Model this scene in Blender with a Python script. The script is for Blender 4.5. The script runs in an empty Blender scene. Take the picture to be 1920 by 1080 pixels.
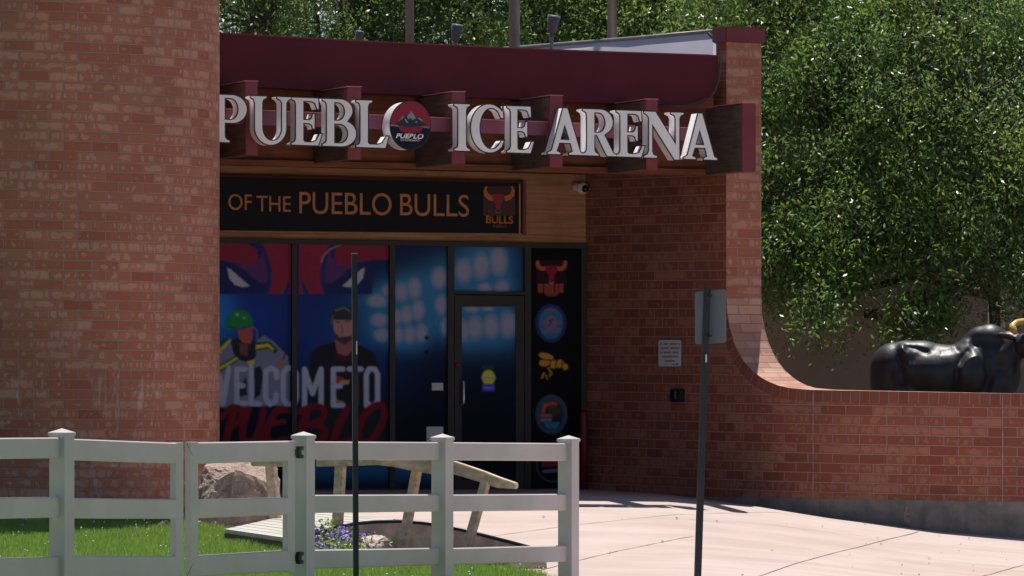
import bpy, bmesh, math, random
import numpy as np
from mathutils import Vector, noise as mnoise
R = math.radians
random.seed(7); rng = np.random.default_rng(7)
SC = bpy.context.scene
COL = SC.collection
# ------------------------------------------------------------------ camera, sky, sun, exposure
F_PX = 11000.0; HOR = 700.0; CZ = 1.27          # focal length in 1920-wide pixels, horizon row, eye height over the entry floor
cam_d = bpy.data.cameras.new('camera'); cam = bpy.data.objects.new('camera', cam_d); COL.objects.link(cam)
cam.location = (0, 0, CZ); cam.rotation_euler = (R(90), 0, 0)
cam_d.sensor_width = 36; cam_d.lens = 36 * F_PX / 1920; cam_d.shift_y = (HOR - 540) / 1920
cam_d.clip_start = 0.5; cam_d.clip_end = 3000
SC.camera = cam
SUN_EL, SUN_AZ = 71.0, 6.0                       # azimuth measured from straight ahead (+Y) towards the right
w = bpy.data.worlds.new('World'); SC.world = w; w.use_nodes = True
nt = w.node_tree; bg = nt.nodes['Background']
sky = nt.nodes.new('ShaderNodeTexSky'); sky.sky_type = 'NISHITA'; sky.sun_disc = False
sky.sun_elevation = R(SUN_EL); sky.sun_rotation = R(SUN_AZ); sky.air_density = 1.0; sky.dust_density = 1.2; sky.altitude = 1400
nt.links.new(sky.outputs[0], bg.inputs[0]); bg.inputs[1].default_value = 0.066
sd = bpy.data.lights.new('sun', 'SUN'); sd.energy = 4.6; sd.angle = R(0.53); sd.color = (1.0, 0.955, 0.88)
so = bpy.data.objects.new('sun', sd); COL.objects.link(so)
sv = Vector((math.sin(R(SUN_AZ)) * math.cos(R(SUN_EL)), math.cos(R(SUN_AZ)) * math.cos(R(SUN_EL)), math.sin(R(SUN_EL))))
so.rotation_euler = sv.to_track_quat('Z', 'Y').to_euler(); so.location = (0, 40, 60)
SC.view_settings.view_transform = 'Standard'; SC.view_settings.look = 'None'
SC.view_settings.exposure = 0.16; SC.view_settings.gamma = 1.0
SC.render.engine = 'CYCLES'
SC.cycles.max_bounces = 8; SC.cycles.transparent_max_bounces = 6

# ------------------------------------------------------------------ helpers
def W(px, py, Z):
    return Vector(((px - 960) / F_PX * Z, Z, CZ + (HOR - py) / F_PX * Z))
def X_at(px, Z): return (px - 960) / F_PX * Z
class Plane:                                     # a vertical plane, given by one point (px, Z) and its turn from frontal
    def __init__(s, px, Z, deg, out=0.0):
        s.t = math.tan(R(deg)); s.c = math.cos(R(deg)); s.s = math.sin(R(deg)); s.deg = deg
        s.X0 = X_at(px, Z); s.Z0 = Z
        s.X0 += s.s * out; s.Z0 -= s.c * out
        s.d = Vector((s.c, s.s, 0)); s.n = Vector((s.s, -s.c, 0))
    def off(s, out):
        p = Plane.__new__(Plane); p.__dict__.update(s.__dict__)
        p.X0 = s.X0 + s.s * out; p.Z0 = s.Z0 - s.c * out; return p
    def Z(s, px):
        u = (px - 960) / F_PX
        return (s.Z0 - s.X0 * s.t) / (1 - u * s.t)
    def P(s, px, py): return W(px, py, s.Z(px))
WL = {}
def tag(o, label=None, cat=None, group=None, kind=None):
    if label: o['label'] = label
    if cat: o['category'] = cat
    if group: o['group'] = group
    if kind: o['kind'] = kind
    return o
def empty(name, loc, label, cat, group=None, rz=0):
    o = bpy.data.objects.new(name, None); COL.objects.link(o); o.location = loc; o.rotation_euler.z = rz
    o.empty_display_size = 0.1; WL[o] = Vector(loc); return tag(o, label, cat, group)
def link(name, me, mat, parent=None, base=None):
    """base: world origin of the mesh coordinates' frame; verts are given in world space and moved here"""
    o = bpy.data.objects.new(name, me); COL.objects.link(o)
    if mat is not None and len(me.materials) == 0: me.materials.append(mat)
    org = WL[parent] if parent is not None else (Vector(base) if base is not None else Vector((0, 0, 0)))
    if org.length > 0:
        n = len(me.vertices); a = np.empty(n * 3, 'f'); me.vertices.foreach_get('co', a)
        a = a.reshape(-1, 3) - np.array(org, 'f'); me.vertices.foreach_set('co', a.ravel())
    if parent is not None: o.parent = parent
    else: o.location = org
    WL[o] = org; me.update(); return o
def mesh(name, vs, fs, mat, parent=None, base=None, smooth=False, uv=None):
    me = bpy.data.meshes.new(name); me.from_pydata([tuple(v) for v in vs], [], fs)
    if uv is not None:
        l = me.uv_layers.new(name='UVMap')
        k = 0
        for f, u in zip(fs, uv):
            for q in u: l.data[k].uv = q; k += 1
    if smooth: me.polygons.foreach_set('use_smooth', [True] * len(me.polygons))
    return link(name, me, mat, parent, base)
def bm_obj(name, bm, mat, parent=None, base=None, smooth=False):
    bmesh.ops.recalc_face_normals(bm, faces=bm.faces)
    me = bpy.data.meshes.new(name); bm.to_mesh(me); bm.free()
    if smooth: me.polygons.foreach_set('use_smooth', [True] * len(me.polygons))
    return link(name, me, mat, parent, base)
def add_prism(bm, pts, n, thick):
    """closed prism: pts a world polygon, pushed back by -n*thick"""
    a = [bm.verts.new(p) for p in pts]; b = [bm.verts.new(p - n * thick) for p in pts]
    bm.faces.new(a); bm.faces.new(b[::-1])
    for i in range(len(pts)):
        j = (i + 1) % len(pts); bm.faces.new((a[i], b[i], b[j], a[j]))
def add_box(bm, c, sx, sy, sz, rz=0.0, bev=0.0):
    vs = []
    for dx in (-.5, .5):
        for dy in (-.5, .5):
            for dz in (-.5, .5):
                x, y = dx * sx, dy * sy
                vs.append(bm.verts.new((c[0] + x * math.cos(rz) - y * math.sin(rz), c[1] + x * math.sin(rz) + y * math.cos(rz), c[2] + dz * sz)))
    fs = [bm.faces.new([vs[i] for i in q]) for q in ((0, 1, 3, 2), (4, 6, 7, 5), (0, 4, 5, 1), (2, 3, 7, 6), (0, 2, 6, 4), (1, 5, 7, 3))]
    if bev:
        es = list({e for f in fs for e in f.edges}); bmesh.ops.bevel(bm, geom=es, offset=bev, segments=2, affect='EDGES', profile=.7)
def add_tube(bm, pts, rad, seg=12, cap=True):
    pts = [Vector(p) for p in pts]; rings = []
    rad = rad if hasattr(rad, '__len__') else [rad] * len(pts)
    up = Vector((0, 0, 1)); prev = None
    for i, p in enumerate(pts):
        t = (pts[min(i + 1, len(pts) - 1)] - pts[max(i - 1, 0)]).normalized()
        a = prev if prev is not None else (up.cross(t) if abs(t.z) < .95 else Vector((1, 0, 0)))
        a = (a - t * a.dot(t)).normalized(); b = t.cross(a); prev = a
        rings.append([bm.verts.new(p + (a * math.cos(q) + b * math.sin(q)) * rad[i]) for q in [2 * math.pi * k / seg for k in range(seg)]])
    for r0, r1 in zip(rings, rings[1:]):
        for k in range(seg): bm.faces.new((r0[k], r0[(k + 1) % seg], r1[(k + 1) % seg], r1[k]))
    if cap: bm.faces.new(rings[0][::-1]); bm.faces.new(rings[-1])
def tube_obj(name, pts, rad, mat, parent=None, base=None, seg=12):
    bm = bmesh.new(); add_tube(bm, pts, rad, seg); return bm_obj(name, bm, mat, parent, base, smooth=True)
def panel(name, px, plane, out, thick, mat, parent=None, base=None):
    """a board whose front outline is the pixel polygon px lying on plane moved out by `out`"""
    pl = plane.off(out); bm = bmesh.new(); add_prism(bm, [pl.P(*p) for p in px], pl.n, thick)
    return bm_obj(name, bm, mat, parent, base)
def shape(name, contours, plane, out, depth, mat, parent=None, base=None, offset=0.0):
    """outline with holes -> solid plate on the plane (filled 2D curve turned into a mesh)"""
    pl = plane.off(out); cu = bpy.data.curves.new('tmp', 'CURVE'); cu.dimensions = '2D'; cu.fill_mode = 'BOTH'
    cu.extrude = depth / 2; cu.offset = offset
    org = pl.P(*contours[0][0])
    for c in contours:
        sp = cu.splines.new('POLY'); sp.points.add(len(c) - 1); sp.use_cyclic_u = True
        for i, q in enumerate(c):
            v = pl.P(*q) - org; sp.points[i].co = (v.dot(pl.d), v.z, 0, 1)
    to = bpy.data.objects.new('tmp', cu); COL.objects.link(to)
    dg = bpy.context.evaluated_depsgraph_get(); me = bpy.data.meshes.new_from_object(to.evaluated_get(dg))
    bpy.data.objects.remove(to); bpy.data.curves.remove(cu); me.name = name
    n = len(me.vertices); a = np.empty(n * 3, 'f'); me.vertices.foreach_get('co', a); a = a.reshape(-1, 3)
    out_ = np.array(org) + a[:, :1] * np.array(pl.d) + a[:, 1:2] * np.array((0, 0, 1.)) + (a[:, 2:3] - depth / 2) * np.array(pl.n)
    me.vertices.foreach_set('co', out_.astype('f').ravel()); me.materials.clear()
    return link(name, me, mat, parent, base)
def text(name, s, x0, x1, yb, cap, plane, out, mat, parent=None, base=None, slope=0.0, depth=.006, shear=0.0, bold=0.0, sp=1.0):
    """words set on the plane between pixel columns x0 and x1, baseline row yb (at x0), cap height in pixels"""
    pl = plane.off(out); cu = bpy.data.curves.new('tmp', 'FONT'); cu.body = s; cu.size = 1; cu.shear = shear; cu.offset = bold; cu.space_character = sp
    to = bpy.data.objects.new('tmp', cu); COL.objects.link(to)
    dg = bpy.context.evaluated_depsgraph_get(); me = bpy.data.meshes.new_from_object(to.evaluated_get(dg))
    bpy.data.objects.remove(to); bpy.data.curves.remove(cu); me.name = name
    n = len(me.vertices); a = np.empty(n * 3, 'f'); me.vertices.foreach_get('co', a); a = a.reshape(-1, 3)
    lo, hi = a.min(0), a.max(0); a[:, 0] = (a[:, 0] - lo[0]) / (hi[0] - lo[0]); a[:, 1] /= .729
    vs = []
    for q in a:
        x = x0 + q[0] * (x1 - x0); vs.append(pl.P(x, yb + slope * (x - x0) - q[1] * cap))
    me.vertices.foreach_set('co', np.array(vs, 'f').ravel()); me.materials.clear()
    bm = bmesh.new(); bm.from_mesh(me)
    r = bmesh.ops.extrude_face_region(bm, geom=list(bm.faces))
    for v in [g for g in r['geom'] if isinstance(g, bmesh.types.BMVert)]: v.co += pl.n * depth
    bm.to_mesh(me); bm.free()
    return link(name, me, mat, parent, base)

# ------------------------------------------------------------------ materials
def lin(c):
    c = np.asarray(c, float) / 255.; return np.where(c <= .04045, c / 12.92, ((c + .055) / 1.055) ** 2.4)
class NT:
    def __init__(s, name):
        s.m = bpy.data.materials.new(name); s.m.use_nodes = True; s.t = s.m.node_tree; s.b = s.t.nodes['Principled BSDF']
    def n(s, ty, **kw):
        x = s.t.nodes.new('ShaderNode' + ty)
        for k, v in kw.items(): setattr(x, k, v)
        return x
    def l(s, a, b): s.t.links.new(a, b)
    def put(s, sock, v):
        if isinstance(v, bpy.types.NodeSocket): s.l(v, sock)
        else: sock.default_value = v
    def ma(s, op, a, b=0.0, c=0.0, clamp=False):
        x = s.n('Math', operation=op); x.use_clamp = clamp
        s.put(x.inputs[0], a); s.put(x.inputs[1], b); s.put(x.inputs[2], c); return x.outputs[0]
    def mr(s, v, a, b, c=0.0, d=1.0, smooth=True):
        x = s.n('MapRange'); x.interpolation_type = 'SMOOTHSTEP' if smooth else 'LINEAR'
        s.put(x.inputs[0], v)
        for i, q in enumerate((a, b, c, d)): s.put(x.inputs[i + 1], q)
        return x.outputs[0]
    def noise(s, vec, scale, detail=3, rough=.55, dim='3D'):
        x = s.n('TexNoise', noise_dimensions=dim); x.inputs['Scale'].default_value = scale; x.inputs['Detail'].default_value = detail
        x.inputs['Roughness'].default_value = rough
        if vec is not None: s.l(vec, x.inputs['Vector'])
        return x.outputs['Fac']
    def mapv(s, vec, sc, loc=(0, 0, 0)):
        x = s.n('Mapping'); s.l(vec, x.inputs[0]); x.inputs['Scale'].default_value = sc; x.inputs['Location'].default_value = loc; return x.outputs[0]
    def mix(s, f, a, b, mode='MIX'):
        x = s.n('Mix', data_type='RGBA', blend_type=mode); s.put(x.inputs[0], f)
        for i, v in ((6, a), (7, b)):
            s.put(x.inputs[i], v if isinstance(v, bpy.types.NodeSocket) else (*v[:3], 1))
        return x.outputs[2]
    def ramp(s, f, stops):
        x = s.n('ValToRGB'); s.l(f, x.inputs[0]); e = x.color_ramp.elements
        while len(e) < len(stops): e.new(.5)
        for i, (p, c) in enumerate(stops): e[i].position = p; e[i].color = (*c, 1)
        return x.outputs[0]
    def bump(s, h, dist, strength=1.0):
        x = s.n('Bump'); x.inputs['Distance'].default_value = dist; x.inputs['Strength'].default_value = strength
        s.l(h, x.inputs['Height']); s.l(x.outputs[0], s.b.inputs['Normal'])
def simple(name, col, rough=.6, metal=0.0, var=.12, scale=6.0, bump=0.0, spec=.5):
    k = NT(name); co = k.n('TexCoord').outputs['Object']; f = k.noise(co, scale, 4)
    c = [x * (1 - var) for x in col]; d = [min(1, x * (1 + var)) for x in col]
    k.l(k.mix(k.mr(f, .3, .7), c, d), k.b.inputs['Base Color'])
    k.b.inputs['Roughness'].default_value = rough; k.b.inputs['Metallic'].default_value = metal; k.b.inputs['Specular IOR Level'].default_value = spec
    if bump: k.bump(k.noise(co, scale * 6, 5), bump)
    return k.m
def brick_mat(name, bw=.305, bh=.1016, stain=0.0, header=False, stain_top=1.6, pal=None, flash=1.0, mcol=((.32, .215, .19), (.42, .315, .29))):
    k = NT(name); uv = k.n('UVMap').outputs[0]; sx = k.n('SeparateXYZ'); k.l(uv, sx.inputs[0]); u, v = sx.outputs[0], sx.outputs[1]
    wob = k.noise(uv, 3.0, 2); u = k.ma('ADD', u, k.ma('MULTIPLY', k.ma('SUBTRACT', wob, .5), .012)) 
    wob2 = k.noise(k.mapv(uv, (1, 1, 1), (5, 3, 1)), 9.0, 2); v0 = k.ma('ADD', v, k.ma('MULTIPLY', k.ma('SUBTRACT', wob2, .5), .006))
    vv = k.ma('DIVIDE', v0, bh); row = k.ma('FLOOR', vv); fv = k.ma('SUBTRACT', vv, row)
    uu = k.ma('DIVIDE', u, bw)
    if not header: uu = k.ma('ADD', uu, k.ma('MULTIPLY', k.ma('FLOORED_MODULO', row, 2.0), .5))
    col = k.ma('FLOOR', uu); fu = k.ma('SUBTRACT', uu, col)
    du = k.ma('MULTIPLY', k.ma('MINIMUM', fu, k.ma('SUBTRACT', 1.0, fu)), bw); dv = k.ma('MULTIPLY', k.ma('MINIMUM', fv, k.ma('SUBTRACT', 1.0, fv)), bh)
    d = k.ma('MINIMUM', du, dv); fine = k.noise(uv, 60, 3)
    body = k.mr(k.ma('ADD', d, k.ma('MULTIPLY', k.ma('SUBTRACT', fine, .5), .006)), .0035, .0075)
    cb = k.n('CombineXYZ'); k.l(col, cb.inputs[0]); k.l(row, cb.inputs[1]); wn = k.n('TexWhiteNoise', noise_dimensions='2D'); k.l(cb.outputs[0], wn.inputs['Vector'])
    r1 = wn.outputs['Value']; sc = k.n('SeparateColor'); k.l(wn.outputs['Color'], sc.inputs[0]); r2, r3 = sc.outputs[0], sc.outputs[1]
    pal = pal or [(0, (.38, .12, .075)), (.06, (.43, .142, .086)), (.5, (.46, .176, .108)), (.9, (.50, .200, .126)), (1, (.55, .24, .155))]
    base = k.ramp(r1, pal)
    # flashed (pale) patches inside each brick, a different pattern per brick
    fr_q = k.ma('ADD', 9.0, k.ma('MULTIPLY', k.ma('GREATER_THAN', r3, .55), 13.0))          # elongated or spotty flashing
    cv = k.n('CombineXYZ'); k.l(k.ma('ADD', k.ma('MULTIPLY', u, fr_q), k.ma('MULTIPLY', col, 3.7)), cv.inputs[0]); k.l(k.ma('ADD', k.ma('MULTIPLY', row, 5.31), k.ma('MULTIPLY', v, 6.0)), cv.inputs[1])
    nb = k.noise(cv.outputs[0], 1.0, 1.0, .5, '2D')
    thr = k.ma('SUBTRACT', .66, k.ma('MULTIPLY', r2, .36))
    hh = k.ma('MINIMUM', k.ma('MULTIPLY', k.ma('SUBTRACT', nb, thr), 2.4), .40)
    patch = k.ma('MULTIPLY', k.mr(k.ma('SUBTRACT', hh, k.ma('ADD', k.ma('ABSOLUTE', k.ma('SUBTRACT', fv, .5)), k.ma('MULTIPLY', k.ma('SUBTRACT', fine, .5), .10))), -.02, .12), k.mr(du, .008, .022))
    pale = k.mix(r3, (.70, .40, .26), (.66, .44, .36))
    c = k.mix(k.ma('MULTIPLY', patch, .62 * flash), base, pale)
    c = k.mix(k.ma('MULTIPLY', k.mr(fine, .35, .75), .16), c, (.2, .06, .04))
    mort = k.mix(k.noise(uv, 7, 3), *mcol)
    c = k.mix(body, mort, c)
    c = k.mix(k.mr(k.noise(uv, .8, 4), .35, .7, 0, .30), c, (.22, .12, .10))
    if stain:
        sxy = k.mapv(uv, (5.0, .9, 1)); s1 = k.mr(k.noise(sxy, 1.6, 6, .7), .56, .66)
        s2 = k.mr(k.noise(k.mapv(uv, (2.2, 2.2, 1), (3, 8, 0)), 2.2, 6, .72), .56, .68)
        hgt = k.mr(v, .0, stain_top, 1.0, 0.0); hgt2 = k.mr(v, -.1, .35, .9, 0.0)
        st = k.ma('MULTIPLY', k.ma('MAXIMUM', s1, s2), k.ma('ADD', k.ma('MULTIPLY', hgt, .75), .02))
        st = k.ma('MAXIMUM', st, k.ma('MULTIPLY', hgt2, k.mr(k.noise(k.mapv(uv, (3, 5, 1)), 2.0, 6, .7), .46, .62, 0, .5)))
        c = k.mix(k.ma('MULTIPLY', st, stain), c, (.62, .52, .52))
    k.l(c, k.b.inputs['Base Color']); k.b.inputs['Roughness'].default_value = .88; k.b.inputs['Specular IOR Level'].default_value = .25
    k.bump(k.ma('ADD', body, k.ma('MULTIPLY', fine, .3)), .006, .8)
    return k.m
def wood_mat(name, c1, c2, scale=(.6, .6, 9), rough=.7, uvw=False):
    k = NT(name); co = k.n('TexCoord').outputs['Object']; m = k.mapv(co, scale)
    a = k.noise(m, 4, 6, .65); b = k.noise(k.mapv(co, (1, 1, 1)), 2.2, 3)
    c = k.mix(k.mr(a, .3, .72), c1, c2); c = k.mix(k.mr(b, .45, .75, 0, .5), c, [x * .45 for x in c1])
    k.l(c, k.b.inputs['Base Color']); k.b.inputs['Roughness'].default_value = rough; k.bump(a, .003, .6); return k.m
M = {}
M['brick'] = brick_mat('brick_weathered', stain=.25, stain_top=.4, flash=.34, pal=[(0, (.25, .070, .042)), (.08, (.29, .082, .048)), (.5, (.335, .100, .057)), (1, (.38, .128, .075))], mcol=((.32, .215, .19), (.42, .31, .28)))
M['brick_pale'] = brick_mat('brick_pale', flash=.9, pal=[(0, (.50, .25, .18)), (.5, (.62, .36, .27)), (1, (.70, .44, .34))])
M['brick_end'] = brick_mat('brick_end', flash=.7)
M['brick_column'] = brick_mat('brick_column', flash=.70, bh=.0965, bw=.293, stain=.75, stain_top=2.6)
M['brick_head'] = brick_mat('brick_header', bw=.107, bh=.20, header=True, flash=.0, pal=[(0, (.24, .07, .045)), (1, (.31, .10, .065))], mcol=((.26, .17, .15), (.36, .26, .24)))
M['maroon'] = simple('maroon_paint', (.105, .013, .029), .55, var=.08, scale=2, spec=.25)
M['maroon2'] = simple('maroon_trim_paint', (.19, .030, .050), .45, var=.12, scale=3, spec=.4)
M['mauve'] = simple('maroon_rail_paint', (.22, .055, .105), .45, var=.12, scale=3)
M['redpipe'] = simple('red_pipe_paint', (.15, .014, .020), .5, var=.1)
M['dkwood'] = wood_mat('stained_timber', (.065, .042, .033), (.15, .10, .078), (.5, .5, 10))
M['flash'] = simple('pink_sunlit_flashing', (.52, .22, .22), .5, var=.1)  # maroon sheet coloured pink to imitate sunlight on its edges
M['board'] = wood_mat('varnished_boards', (.33, .155, .07), (.56, .29, .14), (.35, .35, 11))
M['backing'] = wood_mat('red_brown_boards', (.11, .026, .008), (.24, .062, .018), (.35, .35, 9))
M['lumber'] = wood_mat('weathered_lumber', (.50, .36, .24), (.84, .66, .47), (2.0, 3, 5))
M['deckwood'] = wood_mat('bleached_deck', (.50, .47, .42), (.66, .62, .55), (.8, 6, 1))
M['dark_metal'] = simple('bronze_aluminium', (.030, .024, .022), .55, metal=.1, var=.1)
M['black'] = simple('black_panel', (.010, .011, .018), .6, var=.1, spec=.2)
M['blackm'] = simple('black_iron', (.015, .016, .018), .5, var=.1)
M['post'] = simple('blue_black_post', (.009, .014, .022), .45, metal=.0, var=.25, scale=9)
M['alu'] = simple('sign_back_aluminium', (.19, .21, .25), .5, metal=.1, var=.06, scale=3)
M['lampgrey'] = simple('lamp_grey', (.13, .12, .14), .5)
M['galv'] = simple('galvanised_pole', (.27, .25, .26), .5, metal=.3, var=.1)
M['vinyl'] = simple('white_vinyl', (.62, .570, .570), .45, var=.06, scale=2.2, spec=.4)
M['letter'] = simple('letter_white', (.88, .86, .89), .35, var=.04, scale=3)
M['white'] = simple('white_paint', (.62, .60, .67), .5, var=.05, scale=2)
M['signwhite'] = simple('notice_white', (.70, .70, .72), .4, var=.04)
M['ink'] = simple('grey_ink', (.13, .13, .15), .5, var=.05)
M['gold'] = simple('sign_letter_orange', (.62, .24, .085), .5, var=.08)
M['orange'] = simple('badge_orange', (.62, .20, .04), .5, var=.06)
M['red'] = simple('badge_red', (.33, .012, .028), .45, var=.06)
M['dkred'] = simple('badge_dark_red', (.055, .008, .016), .45, var=.06)
M['glass_lens'] = simple('dark_lens', (.01, .01, .012), .08, var=0)
M['steel'] = simple('rim_steel', (.03, .04, .06), .3, metal=.6, var=.1)
M['horn'] = simple('golden_horn', (.78, .50, .12), .35, var=.15, scale=12)
M['ear'] = simple('brown_ear', (.07, .025, .02), .6)
M['cable'] = simple('grey_cable', (.05, .045, .06), .5)
M['frost'] = simple('steel_handle', (.5, .5, .52), .3, metal=.9)
M['yellow'] = simple('sticker_yellow', (.75, .55, .03), .5, var=.05)
M['blue'] = simple('sticker_blue', (.05, .09, .42), .5, var=.05)
# bull: dark bronze-black with soft sheen
k = NT('black_bull_paint'); co = k.n('TexCoord').outputs['Object']; f = k.noise(co, 5, 5)
k.l(k.mix(k.mr(f, .3, .75), (.020, .022, .028), (.045, .048, .058)), k.b.inputs['Base Color']); k.b.inputs['Roughness'].default_value = .45
k.bump(k.noise(co, 30, 5), .005, .5); M['bull'] = k.m
# stucco
k = NT('tan_stucco'); co = k.n('TexCoord').outputs['Object']; f = k.noise(co, 1.4, 5)
k.l(k.mix(k.mr(f, .3, .7), (.50, .37, .32), (.62, .47, .40)), k.b.inputs['Base Color']); k.b.inputs['Roughness'].default_value = .9
k.bump(k.noise(co, 60, 4), .004); M['stucco'] = k.m
# footing concrete: mottled grey with darker blue-grey streaks
k = NT('footing_concrete'); uv = k.n('UVMap').outputs[0]; sx = k.n('SeparateXYZ'); k.l(uv, sx.inputs[0])
f = k.noise(uv, 5, 6, .65); st = k.noise(k.mapv(uv, (7, .7, 1)), 1.5, 5)
c = k.mix(k.mr(f, .3, .7), (.17, .16, .15), (.30, .27, .245)); c = k.mix(k.mr(st, .5, .7, 0, .5), c, (.10, .105, .12))
k.l(c, k.b.inputs['Base Color']); k.b.inputs['Roughness'].default_value = .85; k.bump(k.noise(uv, 40, 5), .005); M['footing'] = k.m
# pavement: pinkish concrete with fine mottling, sweeps and cracks
k = NT('pink_concrete'); co = k.n('TexCoord').outputs['Object']
f = k.noise(co, .8, 6, .6); g = k.noise(k.mapv(co, (.35, 2.4, 1)), 1.2, 5, .6); h = k.noise(co, 22, 4, .7)
c = k.mix(k.mr(f, .3, .7), (.52, .40, .355), (.60, .48, .44)); c = k.mix(k.mr(g, .42, .7, 0, .45), c, (.64, .56, .53)); c = k.mix(k.mr(h, .56, .78, 0, .40), c, (.30, .24, .21))
k.l(c, k.b.inputs['Base Color']); k.b.inputs['Roughness'].default_value = .85; k.b.inputs['Specular IOR Level'].default_value = .2; k.bump(h, .002); M['pave'] = k.m
M['joint'] = simple('joint_dark', (.30, .23, .20), .9, var=.3, scale=20)
M['soil'] = simple('bed_soil', (.085, .055, .04), .95, var=.4, scale=10, bump=.02)
M['dirt'] = simple('far_ground', (.16, .14, .09), .95, var=.3, scale=.2)
M['lawnbase'] = simple('lawn_base', (.10, .16, .035), .9, var=.4, scale=9)
M['rustconc'] = simple('planter_concrete', (.70, .55, .45), .9, var=.25, scale=5, bump=.01)
# boulder
k = NT('sandstone'); co = k.n('TexCoord').outputs['Object']; a = k.noise(co, 3.5, 8, .7); b = k.noise(co, 14, 5, .7)
c = k.mix(k.mr(a, .3, .72), (.34, .22, .185), (.76, .58, .50)); c = k.mix(k.mr(b, .5, .7, 0, .5), c, (.09, .05, .04))
k.l(c, k.b.inputs['Base Color']); k.b.inputs['Roughness'].default_value = .9; k.bump(k.ma('ADD', a, b), .04); M['rock'] = k.m
M['slab'] = simple('pale_sandstone', (.66, .52, .45), .9, var=.25, scale=12, bump=.02)
def leaf_mat(name, c1, c2, trans=.5, gloss=.35):
    k = NT(name); g = k.n('NewGeometry'); oi = k.noise(g.outputs['Position'], .9, 3)
    at = k.n('Attribute'); at.attribute_name = 'tint'
    f = k.ma('ADD', k.ma('MULTIPLY', at.outputs['Fac'], .75), k.ma('MULTIPLY', oi, .35), clamp=True)
    c = k.mix(f, c1, c2)
    k.l(c, k.b.inputs['Base Color']); k.b.inputs['Roughness'].default_value = gloss; k.b.inputs['Specular IOR Level'].default_value = 1.0
    tr = k.n('BsdfTranslucent'); k.l(k.mix(.6, c, (.22, .33, .05)), tr.inputs[0])
    mx = k.n('MixShader'); mx.inputs[0].default_value = trans; k.l(k.b.outputs[0], mx.inputs[1]); k.l(tr.outputs[0], mx.inputs[2])
    k.l(mx.outputs[0], k.t.nodes['Material Output'].inputs[0]); return k.m
M['leaf'] = leaf_mat('ash_leaves', (.060, .15, .075), (.36, .54, .11), .52, .38)
M['leaf2'] = leaf_mat('pale_leaves', (.09, .20, .10), (.42, .58, .14), .52, .38)
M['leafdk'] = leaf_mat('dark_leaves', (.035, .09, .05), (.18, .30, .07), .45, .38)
M['grassb'] = leaf_mat('grass_blades', (.21, .37, .06), (.42, .60, .13), .5, .5)
M['flower'] = simple('purple_petals', (.32, .22, .55), .6, var=.3, scale=15)
M['bark'] = wood_mat('bark', (.07, .05, .04), (.17, .12, .10), (6, 6, 1.5), .95)
k = NT('printed_film'); at = k.n('Attribute'); at.attribute_name = 'Col'; k.l(at.outputs['Color'], k.b.inputs['Base Color'])
k.b.inputs['Roughness'].default_value = .6; k.b.inputs['Specular IOR Level'].default_value = .12; M['print'] = k.m

# ------------------------------------------------------------------ the lie of the land
def GA(X): return np.interp(X, [-60, .6, 1.6, 2.6, 3.3, 4.4, 5.4, 60], [0, 0, .03, .13, .235, .37, .45, .6])
def GB(Z): return np.interp(Z, [-60, 47, 61, 62, 900], [.532, .532, 0, 0, 0])
def G(X, Z): return -(GA(X) * np.interp(Z, [50, 60], [.7, 1.0]) + GB(Z))
def ground_px(px, py):
    lo, hi = 20.0, 66.0
    for _ in range(50):
        z = (lo + hi) / 2
        y = HOR + (CZ - G(X_at(px, z), z)) * F_PX / z
        if y > py: lo = z
        else: hi = z
    return Vector((X_at(px, z), z, float(G(X_at(px, z), z))))
def inside(poly, x, y):
    x = np.asarray(x); y = np.asarray(y); r = np.zeros(x.shape, bool); n = len(poly)
    for i in range(n):
        x0, y0 = poly[i]; x1, y1 = poly[(i + 1) % n]
        if y0 == y1: continue
        c = ((y0 > y) != (y1 > y)) & (x < (x1 - x0) * (y - y0) / (y1 - y0) + x0); r ^= c
    return r
def sheet(name, xs, zs, dz, mat, mask=None):
    Xg, Zg = np.meshgrid(xs, zs); Y = G(Xg, Zg) + dz; vs = np.stack([Xg.ravel(), Zg.ravel(), Y.ravel()], 1); nx = len(xs)
    fs = []
    for j in range(len(zs) - 1):
        for i in range(nx - 1):
            if mask is None or mask((xs[i] + xs[i + 1]) / 2, (zs[j] + zs[j + 1]) / 2): a = j * nx + i; fs.append((a, a + 1, a + nx + 1, a + nx))
    me = bpy.data.meshes.new(name); me.from_pydata(vs.tolist(), [], fs)
    o = link(name, me, mat); o['kind'] = 'structure'; return o
sheet('ground', [-900, -200, -60, -20, -8, -4, 0, .6, 1.6, 2.6, 3.3, 4.4, 5.4, 8, 20, 60, 200, 900], [-60, 0, 20, 40, 47, 50, 55, 60, 61, 62, 70, 100, 200, 900, 2500], -.05, M['dirt'])
lawn_px = [(-900, 970), (100, 974), (250, 979), (360, 986), (430, 998), (560, 1022), (640, 1050), (860, 1062), (945, 1069), (1010, 1079), (1075, 1110), (1120, 1150), (1150, 1300), (-1500, 1300)]
LW = [ground_px(*p) for p in lawn_px]; lawn_poly = [(p.x, p.y) for p in LW]
sheet('pavement', np.unique(np.concatenate([np.arange(-9, 12, .5), [.6, 1.6, 2.6, 3.3, 4.4, 5.4]])), np.unique(np.concatenate([np.arange(36, 68, .5), [47, 61, 62]])), -.006, M['pave'])
lw_x = np.arange(-9, 1.6, .12); lw_z = np.arange(36, 58, .12)
MX, MZ = np.meshgrid((lw_x[:-1] + lw_x[1:]) / 2, (lw_z[:-1] + lw_z[1:]) / 2); MK = inside(lawn_poly, MX, MZ)
sheet('border_soil', np.arange(-9, -3.2, .3), np.arange(54.4, 58.6, .3), .002, M['soil'])
o = sheet('lawn_soil', lw_x, lw_z, .010, M['lawnbase'], lambda a, b: MK[int((b - 36) / .12), int((a + 9) / .12)])
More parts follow.
